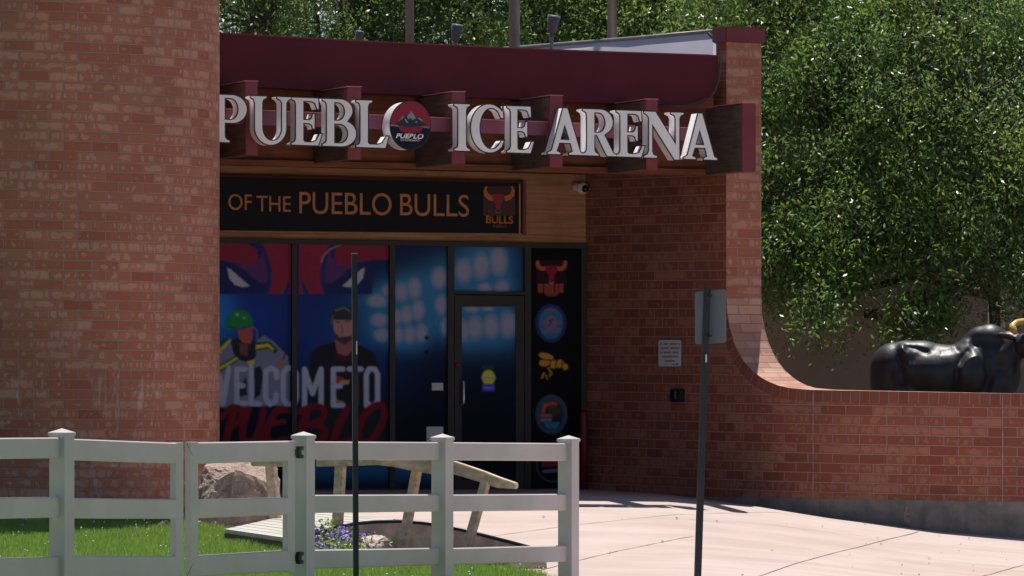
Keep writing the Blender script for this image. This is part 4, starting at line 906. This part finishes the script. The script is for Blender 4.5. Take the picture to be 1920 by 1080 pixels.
for (yl, yr) in (((827.5, 861.5), (829, 863)), ((928, 962), (926.8, 959)), ((1031, 1067), (1027, 1059))): rail('rail', PB, PC, yl, yr, f2)
for (yl, yr) in (((829, 863), (831, 864.5)), ((927.5, 959), (926, 957)), ((1028, 1059), (1022, 1053))): rail('rail', PC, PD, yl, yr, f2)
Z139, Z330, Z345, Z348, Z365, Z540, Z553 = [Zf(p, PA, PB) for p in (139, 330, 345, 348.5, 365, 540, 553)]
def stile(px, wpx, yt, yb, parent):
    Z = Zf(px, PA, PB); c = Vector((X_at(px, Z), Z, 0)); zt, zb = W(px, yt, Z).z, W(px, yb, Z).z
    bm = bmesh.new(); add_box(bm, (c.x, c.y, (zt + zb) / 2), wpx, .048, zt - zb, fang, .006); return bm_obj('stile', bm, M['vinyl'], parent)
g1 = empty('fence_gate', (X_at(240, 41.7), 41.7, float(G(-2.7, 41.7))), 'left leaf of the white double gate, its top rail sagging to the middle seam', 'gate', 'white double gate leaves')
for (yl, yr) in (((822.5, 863), (830.5, 869.5)), ((933.5, 972), (936, 973)), ((1041, 1089), (1043, 1088))): rail('gate_rail', (130, Zf(130, PA, PB)), (333, Zf(333, PA, PB)), yl, yr, g1, th=.046)
stile(331.5, .105, 829.5, 1090, g1)
g2 = empty('fence_gate', (X_at(450, 43.3), 43.3, float(G(-2.0, 43.3))), 'right leaf of the white double gate, hung on black hinges', 'gate', 'white double gate leaves')
for (yl, yr) in (((829.5, 870), (826.5, 864)), ((937, 972), (932, 965)), ((1042, 1081), (1031, 1071))): rail('gate_rail', (360, Zf(360, PA, PB)), (545, Zf(545, PA, PB)), yl, yr, g2, th=.046)
stile(359.5, .105, 828.5, 1084, g2); stile(541.5, .105, 826.5, 1073, g2)
def groove(p0, p1, par):
    za, zb = Zf(p0[0], PA, PB) - .045, Zf(p1[0], PA, PB) - .045; a = W(p0[0], p0[1], za); b = W(p1[0], p1[1], zb); bm = bmesh.new(); add_tube(bm, [a, b], .0022, 5); bm_obj('mitre_joint', bm, M['ink'], par)
groove((344, 832), (326, 868), g1); groove((344, 1086), (326, 1045), g1); groove((350, 831), (367, 868), g2); groove((350, 1082), (367, 1044), g2)
for y in (848, 1046):
    bm = bmesh.new(); Z = Zf(556, PA, PB) - .06
    for dx, dy, ww, hh in ((0, 0, 9, 22), (3, -8, 12, 7), (3, 8, 12, 7), (-3, 0, 6, 12)): add_box(bm, W(560 + dx, y + dy, Z), ww * .004, .03, hh * .004, .9, .004)
    bm_obj('hinge', bm, M['blackm'], g2)

# ------------------------------------------------------------------ boulder, deck, planter ring, timber arch
def rock(name, c, r, seed, label, sub=5, fl=.25):
    bm = bmesh.new(); bmesh.ops.create_icosphere(bm, subdivisions=sub, radius=1)
    for v_ in bm.verts:
        p = v_.co.copy(); d = 1.0
        # faceted: cut by random planes
        random.seed(seed)
        for _ in range(16):
            nn = Vector((random.gauss(0, 1), random.gauss(0, 1), random.gauss(0, 1))).normalized(); lim = random.uniform(.52, .9)
            k2 = p.dot(nn)
            if k2 > lim: p -= nn * (k2 - lim) * .93
        p += p.normalized() * (mnoise.fractal(p * 2.2 + Vector((seed, 0, 0)), 1.0, 2.1, 5) * .10 + abs(mnoise.noise(p * 5 + Vector((0, seed, 0)))) * .05)
        v_.co = Vector((c[0] + p.x * r[0], c[1] + p.y * r[1], c[2] + p.z * r[2]))
    o = bm_obj(name, bm, M['slab' if name == 'rock_slab' else 'rock'], None, (c[0], c[1], c[2] - r[2] * .8)); return tag(o, label, 'boulder')
Zr = 56.0
bp = dict(A=(384, 874, .25), B=(404, 901, 0), C=(446, 877, 0), D=(502, 906, .1), E=(514, 1006, 0), F=(366, 1010, 0), G_=(371, 922, .2), H=(398, 858, .7), I=(468, 852, .8), J=(522, 878, .8), K=(530, 990, 1.1), L=(360, 990, 1.0), N=(420, 1008, -.12))
bm = bmesh.new(); BV = {k_: bm.verts.new(W(x, y, Zr + d)) for k_, (x, y, d) in bp.items()}
for f in ('B C D E N', 'G_ B N F', 'A B G_', 'A H I C B', 'C I J D', 'D J K E', 'G_ F L H A', 'H L K J I', 'N E K L F'): bm.faces.new([BV[q] for q in f.split()])
bmesh.ops.triangulate(bm, faces=bm.faces); bmesh.ops.subdivide_edges(bm, edges=bm.edges, cuts=9, use_grid_fill=True); bmesh.ops.recalc_face_normals(bm, faces=bm.faces)
for v_ in bm.verts:
    p = v_.co; q = mnoise.noise(p * 4.0) * .035 + mnoise.fractal(p * 11, 1.0, 2.0, 4) * .016 - max(0, .06 - abs(mnoise.noise(p * 2.3 + Vector((3, 1, 7))))) * .5
    v_.co = p + v_.normal * q
o = bm_obj('boulder', bm, M['rock'], None, W(440, 1006, Zr)); tag(o, 'big reddish sandstone boulder on the grass behind the right gate leaf', 'boulder')
rock('rock_slab', W(706, 1022, 51.6), (.17, .30, .115), 5, 'small pale sunlit rock in the flower bed behind the bare post', 4)['category'] = 'rock'
rock('edging_stone', W(58, 977, 56.3), (.17, .12, .07), 8, 'low pale stone at the foot of the brick column at left', 3)['category'] = 'stone'
rock('edging_stone', W(308, 985, 55.6), (.07, .1, .075), 9, 'small pointed stone at the grass edge beside the left gate leaf seam', 3)['category'] = 'stone'
random.seed(21)
# plank deck
dk = empty('plank_deck', ground_px(560, 1000), 'low platform of bleached planks between the boulder and the planter', 'deck')
cA, cB, cC, cD = [Vector(W(*p)) for p in ((421, 992, 53.6), (575, 958, 57.4), (742, 972, 56.2), (600, 1018, 52.0))]
npk = 11
for i in range(npk):
    t0, t1 = i / npk + .006, (i + 1) / npk - .006
    q = [cA.lerp(cB, t0), cD.lerp(cC, t0), cD.lerp(cC, t1), cA.lerp(cB, t1)]
    bm = bmesh.new(); add_prism(bm, [p + Vector((0, 0, random.uniform(-.002, .002))) for p in q], Vector((0, 0, 1)), .035); bm_obj('plank', bm, M['deckwood'], dk)
bm = bmesh.new()
for a, b in ((cA, cD), (cA, cB)):
    d = (b - a).normalized(); add_prism(bm, [a + Vector((0, 0, -.037)), b + Vector((0, 0, -.037)), b + Vector((0, 0, -.12)), a + Vector((0, 0, -.12))], Vector((0, -1, 0)), .04)
bm_obj('skirt', bm, M['dkwood'], dk)
# planter ring
rt = [(580, 1006), (600, 999), (630, 990), (665, 983), (700, 979.5), (745, 978), (790, 981), (830, 986.5), (870, 995), (915, 1006.5), (960, 1018), (1000, 1029), (1030, 1042), (1036, 1056)]
ring_root = empty('planter_ring', ground_px(790, 1045), 'curved low concrete planter wall with a dark steel rim around the flower bed', 'planter')
cpx = 800
def ringZ(px): 
    dx = (px - cpx) / 245.; return 51.3 + 1.45 * math.sqrt(max(0, 1 - min(1, dx * dx)))
rp = []
for i in range(len(rt) - 1):
    for j in range(6):
        t = j / 6; rp.append((rt[i][0] + (rt[i + 1][0] - rt[i][0]) * t, rt[i][1] + (rt[i + 1][1] - rt[i][1]) * t))
rp.append(rt[-1]); TP = [W(x, y, ringZ(x)) for x, y in rp]
bm = bmesh.new(); cen = Vector((X_at(cpx, 51.6), 51.6, 0)); rows_ = []
for p in TP:
    d = Vector((p.x - cen.x, p.y - cen.y, 0)).normalized(); g0 = float(G(p.x, p.y)) - .25
    rows_.append([bm.verts.new(x) for x in (Vector((p.x, p.y, g0)), p, p + d * .10, Vector((p.x, p.y, g0)) + d * .10)])
for r0, r1 in zip(rows_, rows_[1:]):
    for i in range(4): bm.faces.new((r0[i], r0[(i + 1) % 4], r1[(i + 1) % 4], r1[i]))
bm_obj('ring_wall', bm, M['rustconc'], ring_root, smooth=False)
tube_obj('ring_rim', [p + Vector((0, 0, .004)) for p in TP], .016, M['steel'], ring_root, seg=8)
o = panel('timber_edging', [(868, 1056), (955, 1056), (955, 1067), (868, 1066)], Plane(900, 50.6, 8), 0, .12, M['dkwood'], None, ground_px(910, 1067)); tag(o, 'short dark timber edging lying where lawn meets pavement', 'edging')
# bed soil sheet
bx = np.arange(-2.0, 0.5, .1); bz = np.arange(50.4, 53.0, .1)
def bedmask(a, b):
    px = 960 + a / b * F_PX; return 575 < px < 1030 and b < ringZ(px) - .02
o = sheet('bed_soil', bx, bz, .004, M['soil'], bedmask)
# timber arch
ar = empty('timber_arch', ground_px(700, 1005), 'weathered curved timber beam on splayed legs standing in the round planter', 'timber frame')
for cl_, zo in (([(470, 860, 874), (520, 861, 875), (560, 861, 875)], .1), ([(592, 861.5, 875), (650, 861, 874), (700, 861, 872), (770, 862, 873), (800, 862, 872)], .06), ([(700, 863, 871), (735, 862, 875), (762, 862, 881), (809, 862, 889), (850, 865, 889), (906, 884, 906), (931, 894, 915), (966, 906, 917)], -.06)):
    bm = bmesh.new(); prev = None
    for (x, a, b) in cl_:
        Z = 52.3 + (740 - x) * .0012 + zo; p = [W(x, a, Z), W(x, b, Z)]; bk = [q + Vector((.03, .13, 0)) for q in p]; r_ = [bm.verts.new(q) for q in (p[0], p[1], bk[1], bk[0])]
        if prev:
            for i in range(4): bm.faces.new((prev[i], prev[(i + 1) % 4], r_[(i + 1) % 4], r_[i]))
        else: bm.faces.new(r_)
        prev = r_
    bm.faces.new(prev[::-1]); bmesh.ops.recalc_face_normals(bm, faces=bm.faces); bmesh.ops.bevel(bm, geom=[e for e in bm.edges if len(e.link_faces) == 2 and e.calc_face_angle(0) > 1.0], offset=.008, segments=2, affect='EDGES')
    bm_obj('beam', bm, M['lumber'], ar)
for (xa, ya, xb, yb, wd, Z, gnd) in ((508, 872, 517, 972, .10, 55.9, 0), (639, 868, 631, 1020, .088, 52.45, 1), (784, 868, 756, 1022, .080, 52.35, 1), (914, 892, 872, 1040, .078, 52.0, 1)):
    a, b = W(xa, ya, Z + .07), W(xb, yb, Z - .05); gl = float(G(b.x, b.y)) - .03; b = a.lerp(b, (a.z - gl) / (a.z - b.z)) if (gnd and b.z > gl) else b
    bm = bmesh.new(); ra = -.62
    def sec(c_): return [bm.verts.new(c_ + Vector((dx * wd / 2 * math.cos(ra) - dy * .035 * math.sin(ra), dx * wd / 2 * math.sin(ra) + dy * .035 * math.cos(ra), 0))) for dx, dy in ((-1, -1), (1, -1), (1, 1), (-1, 1))]
    A_, B_ = sec(a), sec(b)
    for i in range(4): bm.faces.new((A_[i], A_[(i + 1) % 4], B_[(i + 1) % 4], B_[i]))
    bm.faces.new(A_); bm.faces.new(B_[::-1]); bmesh.ops.bevel(bm, geom=list(bm.edges), offset=.006, segments=2, affect='EDGES'); bm_obj('leg', bm, M['lumber'], ar)
# flowers
def leaf_mesh(name, P0, size, mat, parent=None, base=None, droop=.3, asp=.45, tint=None, up=.0):
    n = len(P0); a = rng.normal(0, 1, (n, 3)); a[:, 2] = a[:, 2] * .6 - droop; a /= np.linalg.norm(a, axis=1)[:, None]
    b = rng.normal(0, 1, (n, 3)); b[:, 2] *= .6; b -= a * (a * b).sum(1)[:, None]; b /= np.linalg.norm(b, axis=1)[:, None]
    L = (size * rng.uniform(.6, 1.25, n))[:, None]; Wd = L * asp / 2
    v_ = np.stack([P0, P0 + a * L * .45 + b * Wd, P0 + a * L, P0 + a * L * .45 - b * Wd], 1).reshape(-1, 3)
    me = bpy.data.meshes.new(name); me.vertices.add(4 * n); me.vertices.foreach_set('co', v_.astype('f').ravel()); me.loops.add(4 * n); me.loops.foreach_set('vertex_index', np.arange(4 * n, dtype='i'))
    me.polygons.add(n); me.polygons.foreach_set('loop_start', np.arange(0, 4 * n, 4, dtype='i')); me.update(calc_edges=True)
    tt = np.clip(rng.normal(.45, .28, n), 0, 1) if tint is None else tint; at_ = me.attributes.new('tint', 'FLOAT', 'POINT'); at_.data.foreach_set('value', np.repeat(tt, 4).astype('f'))
    return link(name, me, mat, parent, base)
fl = empty('flower_clump', ground_px(640, 1035), 'low clump of purple flowers with light green leaves inside the planter', 'flowers')
cpts = []; fpts = []
for _ in range(60):
    px = random.uniform(585, 705) ; Z = random.uniform(51.2, 52.4); x = X_at(px, Z); z = float(G(x, Z)); hh = random.uniform(.05, .20) * (1 if px < 690 else .5)
    cpts.append(np.array([x, Z, z + hh * .5]) + rng.normal(0, 1, (70, 3)) * [.07, .07, .05]); fpts.append(np.array([x, Z, z + hh + .03]) + rng.normal(0, 1, (16, 3)) * [.035, .035, .014])
cpts.append(np.array([X_at(614, 52.2), 52.2, W(614, 985, 52.2).z - .05]) + rng.normal(0, 1, (140, 3)) * [.05, .05, .06])
leaf_mesh('foliage', np.concatenate(cpts), .045, M['grassb'], fl); leaf_mesh('blooms', np.concatenate(fpts), .034, M['flower'], fl, asp=.9, droop=-.2)
wd_p = []
for _ in range(26):
    p = ground_px(random.uniform(150, 420), random.uniform(976, 990)); wd_p.append(np.array(p) + rng.normal(0, 1, (26, 3)) * [.05, .05, .03] + [0, 0, .05])
o = leaf_mesh('grey_ground_weed', np.concatenate(wd_p), .03, M['leaf2'], None, None); tag(o, 'straggly pale weeds along the foot of the brick column', 'weeds', kind='stuff')

# ------------------------------------------------------------------ bull statue
ZB = 65.6; SCL = ZB / F_PX
def ellip(bm, px, py, rx, ry, dp, dy=0.0, rot=0.0):
    c = W(px, py, ZB); c.y += dy
    m = Matrix.Translation(c) @ Matrix.Rotation(R(rot), 4, 'Y') @ Matrix.Diagonal((rx * SCL, dp, ry * SCL, 1)); bmesh.ops.create_uvsphere(bm, u_segments=28, v_segments=18, radius=1, matrix=m)
gb_z = .30
bull = empty('bull_statue', W(1760, 860, ZB), 'black painted life-size bull statue with golden horns behind the low brick wall', 'statue')
bm = bmesh.new()
for e in ((1676, 692, 46, 50, .27, 0), (1664, 712, 34, 52, .25, 0), (1700, 678, 52, 40, .27, 0), (1694, 700, 44, 44, .33, 0), (1748, 700, 78, 52, .36, 0), (1775, 696, 60, 50, .35, 0), (1826, 692, 50, 58, .33, 0), (1815, 700, 40, 60, .36, 0), (1800, 676, 40, 30, .22, 0), (1752, 674, 60, 30, .24, 0), (1725, 668, 50, 30, .24, 0),
          (1856, 655, 40, 48, .22, 0), (1828, 662, 42, 34, .22, 0), (1815, 668, 42, 30, .24, 0), (1838, 650, 34, 32, .19, 0), (1845, 644, 40, 34, .17, 0), (1872, 668, 44, 48, .23, 0), (1884, 700, 30, 48, .22, 0), (1895, 650, 30, 30, .17, 0), (1880, 728, 22, 30, .16, 0), (1868, 718, 38, 40, .27, 0),
          (1922, 648, 26, 24, .15, -.12), (1938, 668, 20, 26, .12, -.18), (1948, 690, 15, 18, .095, -.24),
          (1667, 668, 22, 20, .2, 0), (1690, 664, 12, 22, .30, -.04), (1800, 700, 16, 34, .38, 0), (1690, 745, 34, 44, .22, 0), (1750, 735, 70, 34, .28, 0)):
    ellip(bm, *e[:6])
# legs
for lx, ly, yy in ((1668, .16, 0), (1690, -.17, 0)):
    for a in ((lx, 752, 27, 44, .13), (lx - 8, 800, 13, 34, .08), (lx - 4, 838, 9, 34, .06), (lx + 2, 866, 12, 8, .075)): ellip(bm, a[0], a[1], a[2], a[3], a[4], ly)
for lx, ly in ((1830, .17), (1850, -.17)):
    for a in ((lx, 762, 24, 44, .12), (lx, 806, 13, 34, .075), (lx + 1, 840, 9, 32, .06), (lx + 4, 866, 12, 8, .075)): ellip(bm, a[0], a[1], a[2], a[3], a[4], ly)
me = bpy.data.meshes.new('bull_tmp'); bm.to_mesh(me); bm.free()
to = bpy.data.objects.new('tmp', me); COL.objects.link(to); md = to.modifiers.new('r', 'REMESH'); md.mode = 'VOXEL'; md.voxel_size = .016; md.use_smooth_shade = True
ms = to.modifiers.new('s', 'SMOOTH'); ms.iterations = 11; ms.factor = .6
dg = bpy.context.evaluated_depsgraph_get(); me2 = bpy.data.meshes.new_from_object(to.evaluated_get(dg)); bpy.data.objects.remove(to); bpy.data.meshes.remove(me); me2.name = 'body'
nv = len(me2.vertices); a = np.empty(nv * 3, 'f'); me2.vertices.foreach_get('co', a); a = a.reshape(-1, 3)
# carve folds at flank, shoulder and neck
px_ = 960 + a[:, 0] / ZB * F_PX; py_ = HOR - (a[:, 2] - CZ) / ZB * F_PX; fr_side = (a[:, 1] < ZB)
def fold(pts, wd, dep):
    d = np.full(nv, 1e9)
    for (x0, y0), (x1, y1) in zip(pts, pts[1:]):
        L = (x1 - x0) ** 2 + (y1 - y0) ** 2; t = np.clip(((px_ - x0) * (x1 - x0) + (py_ - y0) * (y1 - y0)) / L, 0, 1); d = np.minimum(d, np.hypot(px_ - x0 - t * (x1 - x0), py_ - y0 - t * (y1 - y0)))
    a[:, 1] += np.where(fr_side, 1.0 * dep * np.exp(-(d / wd) ** 2), 0)
fold([(1686, 662), (1684, 690), (1694, 720), (1690, 745)], 8, .05); fold([(1698, 652), (1716, 654), (1735, 660)], 5, .035); fold([(1700, 662), (1702, 684)], 5, -.04); fold([(1785, 740), (1790, 700), (1800, 672), (1812, 660)], 7, .04)
fold([(1825, 650), (1842, 668), (1850, 700), (1846, 735)], 9, .05); fold([(1826, 640), (1850, 640), (1872, 645)], 10, .03); fold([(1650, 690), (1645, 715), (1640, 740)], 6, .03); fold([(1765, 660), (1790, 656)], 5, .02); fold([(1796, 690), (1812, 672), (1828, 668)], 5, -.03)
me2.vertices.foreach_set('co', a.ravel()); me2.polygons.foreach_set('use_smooth', [True] * len(me2.polygons)); me2.materials.clear(); link('body', me2, M['bull'], bull)
Zh = ZB - .26
tube_obj('horn', [W(1935, 604, Zh + .15), W(1918, 603, Zh + .08), W(1906, 605, Zh), W(1898, 611, Zh - .06), W(1901, 620, Zh - .12), W(1905, 627, Zh - .13)], [.040, .038, .036, .037, .040, .015], M['horn'], bull, seg=14)
tube_obj('horn', [W(1940, 606, Zh + .3), W(1960, 600, Zh + .3), W(1978, 590, Zh + .2), W(1984, 574, Zh + .1)], [.05, .045, .035, .008], M['horn'], bull, seg=14)
tube_obj('ear', [W(1905, 636, Zh + .1), W(1890, 631, Zh + .04), W(1876, 627, Zh), W(1870, 627, Zh)], [.02, .035, .026, .004], M['ear'], bull, seg=10)
tube_obj('tail', [W(1646, 668, ZB), W(1637, 700, ZB + .02), W(1636, 740, ZB), W(1638, 800, ZB)], [.03, .02, .018, .03], M['bull'], bull, seg=8)
for dx, dz in ((1916, 640),): 
    bm = bmesh.new(); bmesh.ops.create_uvsphere(bm, u_segments=14, v_segments=10, radius=.022, matrix=Matrix.Translation(W(dx, dz, ZB - .27))); bm_obj('eye', bm, M['glass_lens'], bull, smooth=True)
# raised planting ground behind the wall on which the statue stands
zt_ = W(1760, 872, ZB).z
bm = bmesh.new(); pl_ = [(b_[0], b_[1] - .02) for b_ in BK[i_end + 4::6]] + [(14, 62.5), (14, 71.5), (2.4, 71.5), (2.4, 66)]; body(bm, pl_, -.6, zt_)
o = bm_obj('raised_terrace', bm, M['soil']); o['kind'] = 'structure'

# ------------------------------------------------------------------ stucco building at the back with a wall lamp
sb = empty('stucco_building', (5.5, 72.0, 0), 'plain tan stucco building wall in shade behind the bull statue', 'building')
bm = bmesh.new(); add_box(bm, (11.5, 74.0, 2.0), 17.6, 3.5, 4.6); bm_obj('wall', bm, M['stucco'], sb)
bm = bmesh.new(); add_box(bm, (11.5, 74.0, 4.36), 17.8, 3.7, .12); bm_obj('roof_edge', bm, M['maroon'], sb)
Zl = 72.1; lp = empty('wall_lamp', W(1640, 600, Zl), 'small dark floodlight fixed to the tan wall under the leaves', 'lamp')
bm = bmesh.new(); add_box(bm, W(1634, 588, Zl), .16, .12, .11, .3, .02); bm_obj('lamp_head', bm, M['blackm'], lp)
tube_obj('lamp_arm', [W(1640, 592, Zl), W(1652, 594, Zl + .1), W(1650, 590, Zl + .15)], .025, M['blackm'], lp)
bm = bmesh.new(); add_box(bm, W(1645, 592, Zl + .10), .10, .06, .12, .0, .01); bm_obj('lamp_bracket', bm, M['galv'], lp)

# ------------------------------------------------------------------ flagpoles and roof spotlights
for px, wd, Z, lab in ((768.5, 16, 67.0, 'left grey steel pole rising behind the maroon fascia above the letter O emblem'), (964.5, 21, 66.6, 'thickest grey steel pole, the middle one behind the fascia'), (1147.5, 18, 67.4, 'right grey steel pole rising over the white parapet')):
    r = wd / 2 * Z / F_PX; x = X_at(px, Z)
    pr_ = empty('flagpole', (x, Z, 4.4), lab, 'pole', 'steel poles behind the roof edge')
    tube_obj('pole', [(x, Z, 4.4), (x, Z, 8), (x, Z, 12.5)], [r, r * .97, r * .8], M['galv'], pr_, seg=20)
    bm = bmesh.new(); bmesh.ops.create_uvsphere(bm, u_segments=16, v_segments=10, radius=.09, matrix=Matrix.Translation((x, Z, 12.58))); bm_obj('finial', bm, M['horn'], pr_, smooth=True)
    bm = bmesh.new(); bmesh.ops.create_cone(bm, cap_ends=True, segments=20, radius1=r * 1.8, radius2=r * 1.3, depth=.12, matrix=Matrix.Translation((x, Z, 4.46))); bm_obj('base_collar', bm, M['galv'], pr_)
for px, py, Z, s, lab in ((855, 63, 66.0, 1.0, 'grey roof spotlight pointing up between the left and middle poles'), (1036, 48, 66.0, 1.1, 'grey roof spotlight standing tallest, right of the middle pole'), (672, 70, 65.5, .7, 'low grey roof spotlight barely showing over the fascia at left')):
    sp0 = empty('spotlight', W(px, 95, Z), lab, 'spotlight', 'roof spotlights'); a = W(px - 2, py + 14, Z); b = W(px + 3, py - 17 * s, Z - .03)
    tube_obj('lamp_head', [a, a.lerp(b, .35), b], [.04 * s, .052 * s, .068 * s], M['lampgrey'], sp0, seg=16); tube_obj('stem', [W(px - 2, 98, Z), a], .022, M['galv'], sp0, seg=8)

# ------------------------------------------------------------------ trees
def tree(label, bx_, bz, trunk_h, clumps, n_leaf, size, mat, seed, leanx=0.0, group='trees behind the building', trunk_r=.15, spread=.30, zb=-.05, asp=.36, slant=.40):
    rr_ = np.random.default_rng(seed); random.seed(seed)
    t = empty('leafy_tree', (bx_, bz, zb), label, 'tree', group)
    # clump centres from crown ellipsoids (cx, cy, cz, rx, ry, rz, count)
    cen_ = []
    for (x, y, z, rx, ry, rz_, n_) in clumps:
        n_ = max(3, int(n_ * .62))
        p = rr_.normal(0, 1, (n_, 3)); p /= np.linalg.norm(p, axis=1)[:, None]; p *= rr_.uniform(.35, 1.0, (n_, 1)) ** .45; cen_.append(p * [rx, ry * .38, rz_] + [x, y, z])
    cen_ = np.concatenate(cen_); cen_[:, 1] += (cen_[:, 2] - 4.0) * slant; bm = bmesh.new(); top_p = Vector((bx_ + leanx, bz, trunk_h))
    add_tube(bm, [(bx_, bz, zb), (bx_ + leanx * .3, bz, trunk_h * .5), top_p], [trunk_r, trunk_r * .85, trunk_r * .65], 10)
    nodes = []
    for (x, y, z, rx, ry, rz_, n_) in clumps:
        c0 = Vector((x, y + (z - 4.0) * slant, z)); m_ = top_p.lerp(c0, .5) + Vector((random.uniform(-.3, .3), random.uniform(-.3, .3), .3)); add_tube(bm, [top_p, m_, c0], [trunk_r * .5, trunk_r * .3, trunk_r * .12], 7); nodes += [m_, c0, m_.lerp(c0, .5)]
    for p in cen_[::2]:
        p = Vector(p); nn = min(nodes, key=lambda q: (q - p).length); mid = nn.lerp(p, .55) + Vector((random.uniform(-.15, .15), random.uniform(-.15, .15), random.uniform(0, .25))); add_tube(bm, [nn, mid, p], [.035, .02, .007], 4, cap=False)
    # fine twigs
    for p in cen_[::1]:
        for _ in range(2):
            a_ = Vector(p); add_tube(bm, [a_, a_ + Vector((random.gauss(0, .22), random.gauss(0, .22), random.uniform(-.35, .15)))], [.007, .003], 3, cap=False)
    bm_obj('trunk', bm, M['bark'], t, smooth=True)
    per = n_leaf // len(cen_); dens = rr_.uniform(.15, 1.9, len(cen_)); P_ = []; T_ = []
    for c_, d_ in zip(cen_, dens):
        k2 = int(per * d_); sp_k = spread * rr_.uniform(.75, 1.45); q = rr_.normal(0, 1, (k2, 3)) * [sp_k * .9, sp_k, sp_k * .95]; q[:, 2] -= np.abs(q[:, 0] + q[:, 1]) * .35; P_.append(q + c_); T_.append(np.clip(rr_.normal(rr_.uniform(.0, .9), .16, k2), 0, 1))
    leaf_mesh('crown', np.concatenate(P_), size, mat, t, droop=.9, asp=asp, tint=np.concatenate(T_))
    return t
def cl(px, py, Z, rx, ry, rz_, n_): p = W(px, py, Z); return (p.x, p.y, p.z, rx, ry, rz_, n_)
tree('broad ash tree with drooping leafy boughs just right of the brick pier', 5.86, 71.0, 2.2, [cl(1530, 200, 69.5, 1.5, 1.3, 1.5, 150), cl(1500, 400, 69.2, 1.0, 1.0, 1.05, 90), cl(1575, 435, 69.0, .85, .9, .52, 46), cl(1700, 330, 69.6, 1.2, 1.1, 1.1, 90), cl(1480, 40, 69.8, 1.5, 1.3, 1.3, 100), cl(1550, 560, 69, .24, .4, .16, 7), cl(1720, 575, 69, .32, .4, .28, 9), cl(1460, 470, 69, .3, .5, .28, 12), cl(1520, 572, 68.6, .24, .4, .16, 9), cl(1700, 612, 68.6, .30, .4, .16, 9), cl(1790, 560, 69.0, .3, .3, .16, 6), cl(1725, 570, 68.9, .2, .3, .2, 6), cl(1650, -150, 70, 2.0, 1.2, 1.0, 60)], 96000, .076, M['leaf'], 3, spread=.17)
tree('pale green tree with hanging branches over the bull statue at the right edge', 7.0, 70.3, 2.3, [cl(1840, 180, 69.0, 1.5, 1.3, 1.4, 150), cl(1900, 380, 68.8, 1.2, 1.0, 1.0, 100), cl(1800, 425, 69.0, .9, .9, .5, 46), cl(1960, 540, 68.6, .6, .5, .42, 24), cl(1790, 20, 69.3, 1.4, 1.3, 1.2, 90), cl(2050, 250, 69, 1.5, 1.4, 1.6, 80), cl(1950, -130, 69.5, 1.8, 1.2, 1.0, 50)], 82000, .073, M['leaf2'], 5, spread=.17)
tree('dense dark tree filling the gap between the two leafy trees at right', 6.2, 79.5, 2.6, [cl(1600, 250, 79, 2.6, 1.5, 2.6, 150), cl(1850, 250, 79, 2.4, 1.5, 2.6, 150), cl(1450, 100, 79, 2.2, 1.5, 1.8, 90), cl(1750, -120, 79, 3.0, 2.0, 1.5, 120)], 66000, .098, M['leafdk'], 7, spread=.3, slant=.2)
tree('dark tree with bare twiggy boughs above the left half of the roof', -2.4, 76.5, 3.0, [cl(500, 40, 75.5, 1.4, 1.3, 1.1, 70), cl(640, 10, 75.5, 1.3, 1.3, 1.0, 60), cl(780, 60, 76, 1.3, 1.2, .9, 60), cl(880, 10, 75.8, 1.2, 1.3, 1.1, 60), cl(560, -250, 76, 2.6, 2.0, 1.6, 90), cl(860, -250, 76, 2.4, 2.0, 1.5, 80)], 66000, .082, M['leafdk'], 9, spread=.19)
tree('bright green tree above the right end of the roof behind the parapet', 1.6, 76.0, 3.0, [cl(1050, 40, 75, 1.2, 1.2, .9, 70), cl(1200, 20, 74.6, 1.2, 1.2, .9, 80), cl(1330, 40, 74.4, 1.1, 1.1, .9, 70), cl(1130, -220, 75, 2.6, 2.0, 1.5, 100), cl(1010, 100, 75.5, .8, .8, .5, 26)], 62000, .077, M['leaf2'], 12, spread=.18)
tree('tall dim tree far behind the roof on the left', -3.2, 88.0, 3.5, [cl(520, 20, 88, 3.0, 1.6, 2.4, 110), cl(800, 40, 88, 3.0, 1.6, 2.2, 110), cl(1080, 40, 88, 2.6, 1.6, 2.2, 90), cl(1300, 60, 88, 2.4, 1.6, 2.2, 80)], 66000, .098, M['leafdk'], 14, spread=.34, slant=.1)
